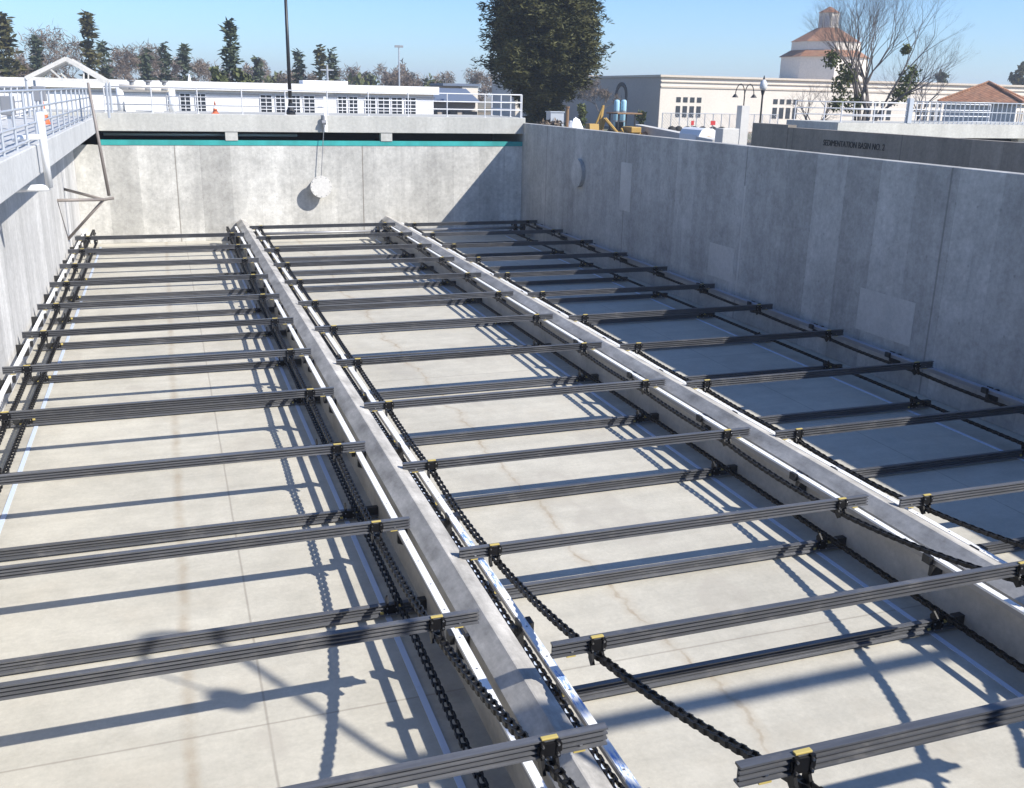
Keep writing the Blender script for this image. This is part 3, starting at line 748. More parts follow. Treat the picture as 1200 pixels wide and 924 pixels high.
for k in (-1, 0, 1): MB().cbox(rp(k*1.5, -e2-.02, ze-1.3), (.8, .05, 1.3), rm).build('window', 'glass', hp); 

# ------------------------------------------------------------------ neighbouring basin 2
pb = thing('basin_wall', 'shaded grey wall of the neighbouring basin bearing its name in dark letters', 'wall', (23, 0, 0))
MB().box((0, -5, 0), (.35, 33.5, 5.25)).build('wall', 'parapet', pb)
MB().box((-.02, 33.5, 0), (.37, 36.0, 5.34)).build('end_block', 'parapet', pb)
cu = bpy.data.curves.new('lettering', 'FONT'); cu.body = 'SEDIMENTATION BASIN NO. 2'; cu.size = .30; cu.extrude = .008; cu.align_x = 'LEFT'
to = bpy.data.objects.new('lettering_tmp', cu); C.objects.link(to)
bpy.context.view_layer.update()
me = bpy.data.meshes.new_from_object(to.evaluated_get(bpy.context.evaluated_depsgraph_get()))
bpy.data.objects.remove(to)
xs_ = [v.co.x for v in me.vertices]; wd = max(xs_)-min(xs_)
fx = 3.35/wd
lt = bpy.data.objects.new('lettering', me); C.objects.link(lt); me.materials.append(M['dark'])
lt.parent = pb
# local x -> -y, local y -> z, normal -> -x
lt.matrix_local = Matrix(((0, 0, -1, -.012), (-fx, 0, 0, 31.2), (0, 1, 0, 4.70), (0, 0, 0, 1)))
XD = PY(922, 140, 47.4).x
d2 = thing('concrete_walkway', 'pale concrete deck crossing the far end of the neighbouring basin', 'walkway', (XD, 42.9, 4.5))
MB().box((0, 0, .0), (38, 4.5, .72)).build('deck_slab', 'fascia', d2)
for x in (5.0, 12.4, 20): MB().box((x, .5, -.45), (x+.5, 1.0, 0)).build('short_column', 'fascia', d2)
MB().box((0, 4.0, -4.5), (38, 4.4, -.002)).build('back_wall', 'dark', d2)  # painted dark to stand for shade under the deck
o = MB().box((28.6, 43.3, 0), (61, 43.6, 4.05)).build('basin_wall', 'far'); tag(o, 'far end wall of the neighbouring basin under its deck', 'wall')
railing('railing', (XD+.2, 43.0, 5.22), (36.6, 43.0, 5.22), 'white railing on the near edge of the neighbouring deck', 'railpaint', r=.03)
railing('railing', (XD+.2, 47.0, 5.22), (46, 47.0, 5.22), 'white railing along the back of the neighbouring deck', 'railpaint', r=.028)
gt = railing('steel_gate', (36.9, 43.0, 5.22), (47, 43.0, 5.22), 'pale blue grey barred gate railing at the right end of the neighbouring deck', 'galv', (.12, .6, 1.1), .32, .022, cat='gate')
MB().box((-.25, -.12, 0), (.0, .12, 1.25)).build('gate_post', 'galv', gt)
o = MB().box((28.4, -5, 0), (61, 48, .02)).build('basin_floor', 'floor'); tag(o, kind='structure')

# concrete block, white column with gooseneck lamps, post-top lamp, fence, small items
q = PY(857, 152, 47.5); kk = mpp(q)
cbk = MB().box((q.x-11*kk, 47.5, GZ), (q.x+11*kk, 48.3, PY(857, 151, 47.5).z)).build('concrete_block', 'conc_white', bevel=.03); tag(cbk, 'pale concrete block at the end of the neighbouring basin wall', 'block')
q = PY(870, 150, 58); kk = mpp(q); zt_ = PY(870, 124, 58).z
gk = thing('street_lamp', 'twin gooseneck lamp on a white pillar beside the neighbouring basin', 'street lamp', (q.x, 58, GZ))
MB().box((-5.5*kk, -.25, 0), (5*kk, .35, zt_-GZ)).build('pillar', 'conc_white', gk)
zb = zt_-GZ
for s in (-1, 1):
    pts = []
    for k in range(9):
        a = PI*k/8; pts.append((.35*s-.35*s*math.cos(a)+ (-.05), 0, zb+.6+.75*math.sin(a)))
    b = MB().tube((-.05, 0, zb), (-.05, 0, zb+.62), .04, .04, 6); b.path(pts, .03); b.build('gooseneck', 'black', gk)
    MB().lathe([(.05, .22), (.1, .16), (.22, 0), (.2, 0), (.05, .05)], (.7*s-.05, 0, zb+.5), 12).build('lamp_shade', 'black', gk)
q = PY(891, 140, 50); kk = mpp(q); zz = PY(891, 106, 50).z-5.2
ac = thing('street_lamp', 'dark lamp post with a frosted acorn globe behind the basin wall', 'street lamp', (q.x, 50, GZ))
hz = PY(891, 106, 50).z-GZ
MB().lathe([(.13, 0), (.09, .6), (.06, 1), (.05, hz-.3), (.1, hz-.12), (.12, hz)], (0, 0, 0), 10).build('pole', 'black', ac)
MB().lathe([(.12, hz), (.2, hz+.12), (.22, hz+.3), (.14, hz+.5), (.05, hz+.58)], (0, 0, 0), 12).build('globe', 'lampglass', ac, smooth=True)
MB().lathe([(.05, hz+.58), (.06, hz+.62), (.015, hz+.8)], (0, 0, 0), 8).build('finial', 'black', ac)
# chain link fence with dark equipment behind it
fa = PY(776, 143, 86); fb = PY(880, 152, 86); 
fn = thing('chain_link_fence', 'grey chain link fence in front of the beige hall', 'fence', (fa.x, 86, GZ))
Lf = fb.x-fa.x+3; hf = PY(800, 133, 86).z-GZ
n = 14
for k in range(n+1): MB().tube((Lf*k/n, 0, 0), (Lf*k/n, 0, hf), .045, .045, 6).build('post', 'galv', fn)
b = MB().tube((0, 0, hf), (Lf, 0, hf), .035, .035, 6)
x = -2.0
b2 = MB()
while x < Lf:
    for s in (1, -1):
        xa = x if s > 0 else x+hf; xe = xa+s*hf
        za, zb_ = 0., hf
        if s > 0:
            if xa < 0: za = -xa; xa = 0
            if xe > Lf: zb_ = hf-(xe-Lf); xe = Lf
        else:
            if xa > Lf: za = xa-Lf; xa = Lf
            if xe < 0: zb_ = hf+xe; xe = 0
        if zb_ > za+.05: b2.tube((xa, 0, za), (xe, 0, zb_), .012, .012, 3, False)
    x += .28
b.build('top_rail', 'galv', fn); b2.build('mesh', 'galv', fn, fixn=False)
rr = random.Random(3)
for k in range(7):
    q = PY(786+k*9.5, 150, 82); 
    o = MB().lathe([(.42, 0), (.5, .4), (.45, 1.1), (.3, 1.45), (.1, 1.55)], (0, 0, 0), 12).build('stored_drum', 'tyre', None, (q.x, 82+rr.uniform(-.4, .4), GZ), smooth=True)
    tag(o, f'dark rounded drum in the row before the fence, {ORD[k]} from the left', 'drum', 'row of dark drums by the fence')
# kerb ramp and road behind the right wall
o = MB().add([(16.2, 52, GZ+.012), (64, 52, GZ+.012), (90, 84, GZ+.012), (30, 84, GZ+.012)], [(0, 1, 2, 3)]).build('road', 'asphalt'); tag(o, kind='structure')
a = PZ(750, 147, GZ+.3); c = PZ(830, 163, GZ+.3)
a = PY(748, 146, 80); c = PY(842, 164, 52)
b = MB(); dd = (c-a); nn = Vector((-dd.y, dd.x, 0)).normalized()*.35
for P_ in (a, c): pass
zt0, zt1 = a.z, c.z
b.add([Vector((a.x, a.y, GZ))-nn, Vector((c.x, c.y, GZ))-nn, Vector((c.x, c.y, GZ))+nn, Vector((a.x, a.y, GZ))+nn, Vector((a.x, a.y, zt0))-nn, Vector((c.x, c.y, zt1))-nn, Vector((c.x, c.y, zt1))+nn, Vector((a.x, a.y, zt0))+nn], [(0,3,2,1),(4,5,6,7),(0,1,5,4),(1,2,6,5),(2,3,7,6),(3,0,4,7)])
o = b.build('ramp_kerb', 'conc_white'); tag(o, 'long pale concrete kerb wall sloping beside the dark road', 'kerb')
# rounded white container with cream front
q = PY(830, 160, 56); kk = mpp(q)
wt = thing('covered_trailer', 'small white rounded trailer parked behind the right wall', 'trailer', (q.x, 56, GZ))
zc = PY(830, 151, 56).z-GZ
prof = [(-12*kk, .5), (12*kk, .5), (12*kk, zc-.35), (9*kk, zc-.1), (5*kk, zc), (-5*kk, zc), (-9*kk, zc-.1), (-12*kk, zc-.4)]
MB().prism(prof, (0, 0, 0), (0, 2.6, 0), (1, 0, 0), (0, 0, 1)).build('body', 'white', wt)
pa = [(9*kk*math.cos(PI-PI*k/10), zc-1.0+.55*math.sin(PI*k/10)) for k in range(11)]
pa = pa+[(7*kk*math.cos(PI*k/10), zc-1.0+.38*math.sin(PI*k/10)) for k in range(11)]
MB().prism(pa, (0, -.05, 0), (0, -.003, 0), (1, 0, 0), (0, 0, 1)).build('arch_trim', 'tan', wt)
MB().box((9.5*kk, -.04, .5), (12*kk, -.004, zc-.4)).build('side_post', 'lime', wt)
for x in (-.8, .8): MB().tube((x-.1, 1.3, .33), (x+.1, 1.3, .33), .33, .33, 14).build('wheel', 'tyre', wt)
for (u, lab) in ((811, 'small red marker post left of the white trailer'), (835, 'small red sign just above the white trailer')):
    q = PY(u, 146, 64); o = thing('marker_post', lab, 'marker', (q.x, 64, GZ), 'red markers beyond the right wall')
    MB().tube((0, 0, 0), (0, 0, q.z-GZ), .04, .04, 6).build('post', 'steel', o); MB().cbox((0, -.05, q.z-GZ+.1), (.38 if u > 820 else .22, .03, .3)).build('sign_plate', 'redp', o)

# ------------------------------------------------------------------ yellow machines
def wheel(parent, p, r, w):
    wv = MB().lathe([(r*.55, -w/2), (r, -w/2), (r*1.0, w/2), (r*.55, w/2)], p, 18, (1, 0, 0)).build('wheel', 'tyre', parent)
    MB().lathe([(.02, -w/2-.02), (r*.55, -w/2-.02), (r*.55, w/2+.02), (.02, w/2+.02)], p, 12, (1, 0, 0)).build('rim', 'cat', wv)
q = PY(729, 150, 76); kk = mpp(q)
bk = thing('backhoe_loader', 'yellow backhoe loader with a flat canopy roof behind the right wall', 'backhoe', (q.x, 76, GZ))
zc = PY(733, 134, 76).z-GZ
for x in (-.9, .9):
    wheel(bk, (x, 0, .75), .75, .42); wheel(bk, (x*.9, -2.3, .5), .5, .3)
MB().box((-.5, -2.6, .7), (.5, .9, 1.25)).box((-.45, -2.7, 1.25), (.45, -.9, 1.7)).build('chassis', 'cat', bk, bevel=.05)
MB().box((-.95, -1.0, zc), (1.3, 1.2, zc+.12)).build('canopy', 'trunkbrown', bk, bevel=.03)
for x, y in ((-.75, -.8), (.75, -.8), (-.75, .9), (.75, .9)): MB().box((x-.05, y-.05, 1.2), (x+.05, y+.05, zc)).build('canopy_post', 'black', bk)
MB().box((-.35, .1, 1.25), (.35, .6, 1.45)).box((-.35, .5, 1.45), (.35, .62, 2.0)).build('seat', 'black', bk)
MB().prism([(-.14, 0), (.14, 0), (.08, 2.4), (-.08, 2.4)], (-1.5, 1.2, .9), (-1.5, 1.45, .9), (1, 0, .0), (.12, 0, 1)).build('boom', 'cat', bk)
MB().tube((-1.22, 1.3, 3.2), (-1.9, 1.4, 1.4), .12, .1, 6).build('dipper_arm', 'cat', bk)
for x in (-.62, .62): MB().tube((x, -1.2, 1.5), (x*1.6, -3.6, .65), .1, .1, 4).build('loader_arm', 'cat', bk)
MB().prism([(0, 0), (-.75, .05), (-.7, .15), (-.2, .3), (-.12, .8), (0, .8)], (-1.15, -3.5, .3), (1.15, -3.5, .3), (0, 1, 0), (0, 0, 1)).build('bucket', 'cat', bk)
q = PY(694, 150, 74)
ex = thing('mini_excavator', 'small yellow excavator with folded arm left of the backhoe', 'excavator', (q.x, 74, GZ))
for x in (-.7, .7):
    MB().prism([(-1, .1), (-.85, 0), (.85, 0), (1, .1), (1, .35), (.85, .5), (-.85, .5), (-1, .35)], (x-.18, 0, 0), (x+.18, 0, 0), (0, 1, 0), (0, 0, 1)).build('track', 'tyre', ex)
MB().box((-.75, -.7, .6), (.75, 1.0, 1.15)).build('body', 'cat', ex, bevel=.08)
MB().prism([(-.5, 1.15), (.5, 1.15), (.45, 1.9), (-.35, 1.9)], (-.3, .2, 0), (.5, .2, 0), (0, 1, 0), (0, 0, 1)).build('engine_cover', 'cat', ex)
MB().tube((.3, -.7, 1.0), (.5, -1.3, 2.35), .16, .13, 6).build('boom', 'cat', ex); MB().tube((.5, -1.3, 2.35), (1.5, -2.0, 1.1), .13, .1, 6).build('dipper_arm', 'cat', ex)
MB().prism([(0, 0), (.5, -.1), (.6, .3), (.2, .45)], (1.2, -2.1, .6), (1.2, -1.6, .6), (1, 0, 0), (0, 0, 1)).build('bucket', 'cat', ex)
for k, (u, lab) in enumerate(((722.5, 'left pale blue upright tank above the backhoe canopy'), (730.5, 'right pale blue upright tank above the backhoe canopy'))):
    q = PY(u, 131, 88); kk = mpp(q); zt_ = PY(u, 117, 88).z-GZ
    o = thing('water_tank', lab, 'tank', (q.x, 88, GZ), 'pale blue tanks beyond the backhoe')
    MB().lathe([(3.3*kk, 0), (3.3*kk, zt_-.2), (2.6*kk, zt_-.04), (.8*kk, zt_)], (0, 0, 0), 16).build('shell', 'bluetank', o, smooth=True)
    MB().lathe([(3.5*kk, .45*zt_), (3.5*kk, .49*zt_)], (0, 0, 0), 16).lathe([(3.5*kk, .7*zt_), (3.5*kk, .73*zt_)], (0, 0, 0), 16).build('hoop', 'steel', o)
q = PY(673, 140, 66); kk = mpp(q); zt_ = PY(675, 127, 66).z-GZ
o = thing('tarp_heap', 'white tarpaulin covered heap beside the conifer trunk', 'heap', (q.x, 66, GZ))
b = MB(); n = 12; vs = []
rr = random.Random(8)
prof = [(1.0, 0), (.95, .4), (.8, .75), (.5, .95), (.12, 1.0)]
for (f_, h_) in prof:
    for i in range(n): a = 2*PI*i/n; w_ = 14*kk*f_*rr.uniform(.85, 1.1); vs.append((w_*math.cos(a), w_*.8*math.sin(a), h_*zt_*.8*rr.uniform(.9, 1.02)))
fs = [(j*n+i, j*n+(i+1) % n, (j+1)*n+(i+1) % n, (j+1)*n+i) for j in range(4) for i in range(n)]+[tuple(4*n+i for i in range(n))]
b.add(vs, fs).build('tarpaulin', 'white', o); MB().lathe([(11.2*kk, .0), (11.2*kk, .12)], (0, 0, 0), 14).build('base', 'steel', o)
for (u, y, w_, h_, lab) in ((705, 70, 1.6, 1.55, 'low heap of brown soil between the two yellow machines'), (760, 74, 2.2, 1.3, 'low heap of brown soil right of the backhoe')):
    q = PY(u, 145, y); b = MB(); vs = []; n = 16
    for (f_, hh) in ((1.0, 0), (.8, .35), (.55, .7), (.3, .93), (.08, 1.)):
        for i in range(n): a = 2*PI*i/n; k_2 = w_*f_*rr.uniform(.88, 1.12); vs.append((k_2*math.cos(a), k_2*math.sin(a), h_*hh*rr.uniform(.9, 1.05)))
    fs = [(j*n+i, j*n+(i+1) % n, (j+1)*n+(i+1) % n, (j+1)*n+i) for j in range(4) for i in range(n)]+[tuple(4*n+i for i in range(n))]
    o = b.add(vs, fs).build('soil_heap', 'trunkbrown', None, (q.x, y, GZ)); tag(o, lab, 'soil heap')
q = PY(664, 140, 62); kk = mpp(q); zt_ = PY(664, 125, 62).z-GZ
o = thing('timber_post', 'short reddish brown timber post by the conifer', 'post', (q.x, 62, GZ)); MB().tube((0, 0, 0), (.05, 0, zt_), .14, .11, 8).build('post', 'trunkbrown', o); MB().lathe([(.15, zt_-.1), (.15, zt_)], (.05, 0, 0), 8).build('cap', 'trunkbrown', o)
q = PY(653, 140, 60); kk = mpp(q); zt_ = PY(653, 132, 60).z-GZ
o = MB().box((-.45, 0, 0), (.45, .8, zt_)).box((-.5, -.05, zt_), (.5, .85, zt_+.06)).build('utility_box', 'galv', None, (q.x, 60, GZ)); tag(o, 'pale grey utility box under the conifer', 'utility box')
rr = random.Random(4)
# ------------------------------------------------------------------ vegetation
def tuft(b, c, size, rnd, n=3, flat=.5, wid=1.):
    for _ in range(n):
        d = Vector((rnd.uniform(-1, 1), rnd.uniform(-1, 1), rnd.uniform(-flat, flat))).normalized()*size*rnd.uniform(.6, 1.2)
        s = d.cross(Vector((rnd.uniform(-1, 1), rnd.uniform(-1, 1), rnd.uniform(-1, 1)))).normalized()*size*rnd.uniform(.12, .3)*wid
        c0 = Vector(c)+Vector((rnd.uniform(-1, 1), rnd.uniform(-1, 1), rnd.uniform(-1, 1)))*size*.4
        b.add([c0-s, c0+d*.5-s*1.3, c0+d, c0+d*.5+s*1.3, c0+s], [(0, 1, 2, 3, 4)])
def conifer(name, label, loc, h, r, n, mat, seed, z0=.08, tuftsize=.5, shape=1., group=None, bare=.0, top=0., prof=None):
    rnd = random.Random(seed); t = thing(name, label, 'tree', loc, group)
    MB().tube((0, 0, 0), (0, 0, h*.97), r*.075, .02, 8).build('trunk', 'bark', t)
    b = MB(); br = MB()
    k = 0
    while k < n:
        f = rnd.random()**(1.0 if prof else 1.25)
        if prof: f = min(.999, max(0, (round(f*19)+rnd.gauss(0, .17))/19))
        z = h*(z0+(1-z0)*f)
        lean = (1+.06*math.sin(f*23+seed))*rnd.choice((rnd.uniform(.55, .95), rnd.uniform(.85, 1.08), rnd.uniform(.95, 1.22))) if prof else 1+.22*math.sin(f*23+seed)+rnd.uniform(-.2, .2)
        if prof:
            for (fa, ra), (fb, rb_) in zip(prof, prof[1:]):
                if fa <= f <= fb: rad = r*(ra+(rb_-ra)*(f-fa)/(fb-fa))*lean; break
        else: rad = (r*(1-f)**shape*.95+top)*lean
        a = rnd.uniform(0, 2*PI)
        if math.sin(a*3+f*17+seed) > .93-bare: k += 1; continue
        tip = Vector((rad*math.cos(a), rad*math.sin(a), z+(rad*.12 if prof else -rad*.22)+rnd.uniform(-.15, .15)*rad)); root = Vector((0, 0, z))
        if k % 6 == 0: br.tube(root, tip, .03*r/3+.01, .008, 3, False)
        m = max(2, int(rad/tuftsize*1.2))
        for j in range(m):
            u = 1-rnd.random()**1.6*.75
            q = root.lerp(tip, u)+Vector((rnd.gauss(0, .10)*rad, rnd.gauss(0, .10)*rad, rnd.gauss(0, .05)*rad-.06*rad*u*u))
            tuft(b, q, tuftsize*1.2, rnd, 8 if prof else 4, .45, .36 if prof else .5)
        k += 1
    b.build('crown', mat, t, fixn=False); 
    if br.v: br.build('branches', 'bark', t, fixn=False)
    return t
def bare_tree(name, label, loc, h, spread, seed, mat='greybark', twig=3, levels=5, r0=None, stems=1, group=None, fuzz=None, lean=(0, 0), upb=.35, nb=(2, 4)):
    rnd = random.Random(seed); t = thing(name, label, 'tree', loc, group); tr = MB(); br = MB(); tips = []
    r0 = r0 or h*.018
    def grow(p, d, L, r, lev):
        q = p; dd = d.copy()
        for s in range(2):
            nd = (dd+Vector((rnd.uniform(-.16, .16), rnd.uniform(-.16, .16), rnd.uniform(-.05, .12)))).normalized()
            q2 = q+nd*L*.5; (tr if lev >= levels-1 else br).tube(q, q2, r, r*.85, 6 if lev > 2 else 3, False); q = q2; dd = nd; r *= .85
            if lev <= 2 and s == 0: tips.append(q.copy())
        if lev == 0: tips.append(q); return
        for k in range(rnd.randint(*nb)):
            o = Vector((rnd.gauss(0, 1), rnd.gauss(0, 1), rnd.gauss(0, .6))).normalized()
            nd = (dd*1.0+o*spread+Vector((0, 0, upb*.35))).normalized()
            grow(q, nd, L*rnd.uniform(.62, .85), r*rnd.uniform(.55, .75), lev-1)
    tot = sum(.74**k for k in range(levels+1)); L0 = h/tot*1.08
    for s in range(stems):
        a = 2*PI*s/max(1, stems)+rnd.uniform(0, 1)
        d = Vector((lean[0]+(.28*math.cos(a) if stems > 1 else 0), lean[1]+(.28*math.sin(a) if stems > 1 else 0), 1)).normalized()
        grow(Vector((0, 0, 0)), d, L0, r0, levels)
    tr.build('trunk', mat, t, fixn=False); br.build('branches', mat, t, fixn=False)
    if fuzz:
        f = MB()
        for q in tips: tuft(f, q, fuzz[1], rnd, fuzz[2], 1., .16)
        f.build('twigs', fuzz[0], t, fixn=False)
    return t, tips
def leafy(name, label, loc, h, r, mat, seed, ts=.5, n=240, group=None, trunk='bark'):
    rnd = random.Random(seed); t = thing(name, label, 'tree', loc, group); b = MB()
    MB().tube((0, 0, 0), (0, 0, h*.7), r*.09, r*.03, 6).build('trunk', trunk, t)
    lobes = [(Vector((rnd.uniform(-.6, .6)*r, rnd.uniform(-.6, .6)*r, h*rnd.uniform(.4, .85))), r*rnd.uniform(.35, .6)) for _ in range(9)]
    for c, rr_ in lobes:
        for _ in range(n//9):
            d = Vector((rnd.gauss(0, 1), rnd.gauss(0, 1), rnd.gauss(0, .8))).normalized()*rr_*rnd.random()**.4
            tuft(b, c+d, ts, rnd, 3, 1.)
    b.build('crown', mat, t, fixn=False); return t

def at(u, y): p = PY(u, 100, y); return (p.x, y, GZ)
def hgt(u, v, y): return PY(u, v, y).z-GZ
# the big conifer
TY = 70.; p = at(635, TY); kk = mpp(Vector(p))
conifer('conifer_tree', 'big dense dark conifer rising out of the picture behind the far right corner', p, 18.5, 57*kk, 4300, 'firdark', 21, .07, .32, .62, bare=.03, prof=[(0, .14), (.07, .28), (.15, .50), (.22, .78), (.29, .95), (.36, 1.0), (.47, .90), (.61, .70), (.8, .38), (1, .03)])
# left conifers
for i, (u, v, wpx, y, mat, lab) in enumerate(((12, 18, 22, 130, 'fir', 'dark pointed conifer at the left edge of the photo'), (110, 18, 13, 135, 'fir', 'tall narrow dark conifer above the gable frame'), (273, 26, 17, 105, 'fir2', 'tall ragged conifer with clumped foliage left of the tall lamp post'),
    (47, 45, 8, 150, 'fir2', 'slim conifer between the left edge trees'), (196, 52, 8, 150, 'fir2', 'small grey green pointed conifer left of two others'), (218, 56, 7, 152, 'fir2', 'small grey green conifer nearest to the ragged conifer'),
    (352, 62, 9, 150, 'fir2', 'small pointed conifer just right of the tall lamp post'), (376, 57, 12, 148, 'fir', 'darker conifer of the pair right of the tall lamp post'), (390, 60, 7, 150, 'fir2', 'narrow conifer right beside the darker one'), (173, 60, 7, 150, 'fir2', 'short conifer among the bare trees left of centre'), (125, 50, 7, 152, 'fir2', 'short conifer right behind the tall narrow one'), (302, 70, 10, 148, 'fir2', 'low dull conifer between ragged conifer and tall lamp post'))):
    p = at(u, y); kk = mpp(Vector(p)); h = hgt(u, v, y)
    conifer('conifer_tree', lab, p, h, wpx*kk*.95, 170 if i < 3 else 90, mat, 40+i, .1, .8 if i != 2 else .6, .8, 'conifers on the skyline', .12 if i == 2 else .03)
leafy('leafy_tree', 'round olive tree left at the foot of the ragged conifer', at(257, 103), hgt(257, 74, 103), 10*mpp(Vector(at(257, 103))), 'oak', 3, .5)
leafy('leafy_tree', 'round olive tree right at the foot of the ragged conifer', at(286, 104), hgt(286, 73, 104), 10*mpp(Vector(at(286, 104))), 'oak', 4, .5)
# bare brownish trees of the skyline
us = [(30, 72, 16), (62, 50, 20), (78, 35, 24), (92, 60, 16), (128, 55, 18), (145, 52, 20), (160, 50, 20), (178, 55, 20), (205, 60, 18), (232, 66, 16), (245, 72, 14), (318, 76, 18), (336, 80, 16), (362, 82, 14), (405, 76, 14), (425, 80, 18), (445, 77, 16), (470, 82, 16), (488, 80, 18), (508, 82, 16), (530, 84, 15), (552, 82, 16)]
for i, (u, v, wpx) in enumerate(us):
    y = 165+(i*37 % 23); p = at(u, y); h = hgt(u, v+9, y)
    if i % 4 == 3 and i > 9:
        leafy('leafy_tree', f'low olive grey tree in the far skyline row, {ORD[i]} from the left', p, h, wpx*mpp(Vector(p)), 'oak', 100+i, 1.0, 150, 'trees of the far skyline row')
    else:
        bare_tree('bare_tree', f'leafless brownish tree in the far skyline row, {ORD[i]} from the left', p, h, .62, 100+i, 'brownleaf', levels=4, r0=.16, group='trees of the far skyline row', fuzz=('brownleaf', 1.1, 3))
o = MB(); rnd = random.Random(77)
for k in range(9000):
    u = rnd.uniform(-80, 600); y = rnd.uniform(205, 225); q = PY(u, 100, y)
    tuft(o, (q.x, y, GZ+rnd.uniform(.5, 1)*(4.0+5.0*abs(math.sin(u*.021+1.3)*math.sin(u*.057))+1.2*math.sin(u*.31)) ), .9, rnd, 3, 1., .4)
o = o.build('distant_wood', 'brownleaf', fixn=False); tag(o, 'brownish grey far wood forming the lower skyline', 'wood', kind='stuff')
# right side bare tree with mistletoe
RY = 62.; p = at(1012, RY); h = hgt(1030, -4, RY)
rb, tips = bare_tree('bare_tree', 'large leafless tree with green mistletoe clumps in front of the beige hall', p, h, .52, 9, 'twigbark', levels=7, r0=.2, stems=5, upb=.3, nb=(2, 4), lean=(.2, .05))
rb.rotation_euler = (0, 0, 0)
b = MB(); rnd = random.Random(2)
for (u, v, r_) in ((975, 70, 9), (990, 85, 10), (985, 100, 11), (997, 90, 6), (1068, 88, 12), (1060, 102, 12), (1052, 112, 10), (1062, 58, 5), (998, 120, 12), (980, 122, 8)):
    c = PY(u, v, RY)-Vector(p); rr_ = 1.05*r_*mpp(Vector(p))
    for _ in range(130):
        d = Vector((rnd.gauss(0, 1), rnd.gauss(0, 1), rnd.gauss(0, 1.2))).normalized()*rr_*rnd.random()**.5
        tuft(b, c+d, .2, rnd, 3, 1.)
b.build('mistletoe', 'mistle', rb, fixn=False)
for (u, v, y, seed, lab) in ((960, 96, 66, 5, 'smaller leafless tree left of the large mistletoe tree'), (1085, 70, 74, 6, 'leafless tree right of the large mistletoe tree')):
    bare_tree('bare_tree', lab, at(u, y), hgt(u, v, y), .7, seed, 'greybark', levels=5, r0=.14, stems=2)
leafy('leafy_tree', 'dark evergreen tree at the right edge of the photo', at(1196, 150), hgt(1196, 66, 150), 15*mpp(Vector(at(1196, 150))), 'fir', 31, .8, 320)
leafy('leafy_tree', 'small grey green tree behind the large bare tree', at(1102, 140), hgt(1102, 76, 140), 10*mpp(Vector(at(1102, 140))), 'fir2', 33, .7, 200)
for (u, v, y, r_, lab) in ((684, 120, 95, 6, 'small bright green bush behind the yellow machines'), (753, 128, 88, 4, 'small green shrub before the shaded end wall of the hall'), (700, 114, 118, 14, None), ):
    if lab: leafy('shrub', lab, at(u, y), hgt(u, v, y), r_*mpp(Vector(at(u, y))), 'mistle', int(u), .35, 150)
bare_tree('bare_tree', 'small leafless grey tree before the cream building', at(702, 118), hgt(702, 103, 118), .8, 55, 'greybark', levels=5, r0=.16, fuzz=('brownleaf', .6, 3))
for k, (u, v) in enumerate(((640, 139), (655, 141), (648, 137))):
    leafy('shrub', ['dry brown shrub left under the conifer', 'dry brown shrub right under the conifer', 'dry brown shrub between two others under the conifer'][k], at(u, 60), hgt(u, v, 60), 9*mpp(Vector(at(u, 60))), 'brownleaf', 60+k, .35, 200, 'dry shrubs under the conifer')
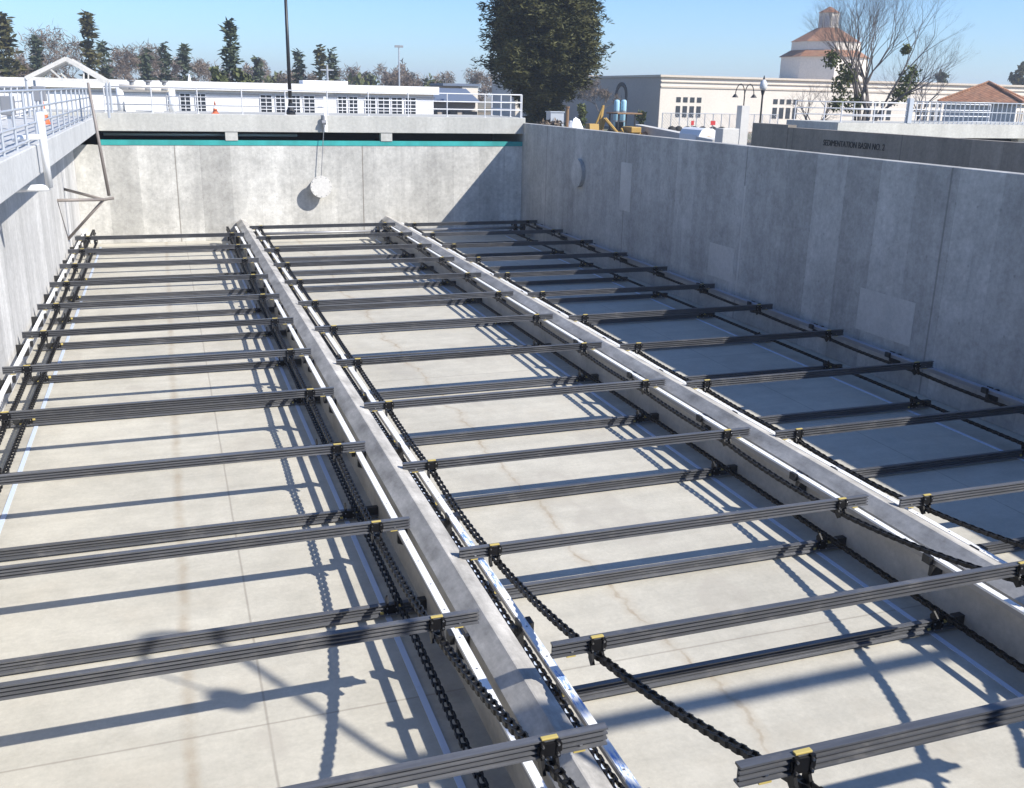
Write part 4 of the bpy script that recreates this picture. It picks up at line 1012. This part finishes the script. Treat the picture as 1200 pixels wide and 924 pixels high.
# slim mast with small heads far behind the white building
q = at(468, 120); hh = hgt(468, 56, 120)
o = thing('light_mast', 'slim pale mast with a small head beyond the white building', 'mast', q); MB().tube((0, 0, 0), (0, 0, hh), .12, .08, 6).build('pole', 'galv', o); MB().box((-.5, -.1, hh), (.5, .1, hh+.25)).build('lamp_head', 'steel', o)
q = at(384, 110); hh = hgt(384, 76, 110)
o = thing('utility_pole', 'thin pale utility pole right of the tall lamp post', 'pole', q); MB().tube((0, 0, 0), (0, 0, hh), .13, .1, 6).build('pole', 'galv', o); MB().box((-.7, -.05, hh-.6), (.7, .05, hh-.48)).build('crossarm', 'galv', o)

# ------------------------------------------------------------------ light
LD = Vector((-.88, .87, -1.0)).normalized()
sun = bpy.data.lights.new('sun', 'SUN'); so = bpy.data.objects.new('sun', sun); C.objects.link(so)
sun.energy = 4.0; sun.angle = math.radians(.53); sun.color = (1.0, .955, .88)
so.rotation_euler = LD.to_track_quat('-Z', 'Y').to_euler(); so.location = (20, -20, 30)
el = math.asin(-LD.z); az = math.atan2(-LD.x, -LD.y)      # azimuth measured from +Y towards +X
wd_ = bpy.data.worlds.new('World'); SC.world = wd_; wd_.use_nodes = True
nt = wd_.node_tree; bg = nt.nodes['Background']; sk = nt.nodes.new('ShaderNodeTexSky')
sk.sky_type = 'NISHITA'; sk.sun_disc = False; sk.sun_elevation = el; sk.sun_rotation = az
sk.altitude = 20; sk.air_density = 1.0; sk.dust_density = .3; sk.ozone_density = 4.0
mx = nt.nodes.new('ShaderNodeMix'); mx.data_type = 'RGBA'; mx.blend_type = 'MULTIPLY'; mx.inputs[0].default_value = 1
mx.inputs[7].default_value = (.72, .91, 1.18, 1); nt.links.new(sk.outputs[0], mx.inputs[6]); nt.links.new(mx.outputs[2], bg.inputs[0]); bg.inputs[1].default_value = .085
SC.view_settings.view_transform = 'Standard'; SC.view_settings.look = 'None'; SC.view_settings.exposure = .93; SC.view_settings.gamma = 1
SC.cycles.max_bounces = 6

hz_ = MB().box((-1505, -305, -1.5), (1505, 1505, 34)).build('haze', 'dark'); tag(hz_, kind='stuff')
hm = bpy.data.materials.new('thin haze'); hm.use_nodes = True; n_ = hm.node_tree; n_.nodes.remove(n_.nodes['Principled BSDF'])
pv = n_.nodes.new('ShaderNodeVolumePrincipled'); pv.inputs['Color'].default_value = (.86, .92, 1, 1); pv.inputs['Density'].default_value = .0007; pv.inputs['Anisotropy'].default_value = .2
n_.links.new(pv.outputs[0], n_.nodes['Material Output'].inputs['Volume']); hz_.data.materials.clear(); hz_.data.materials.append(hm)
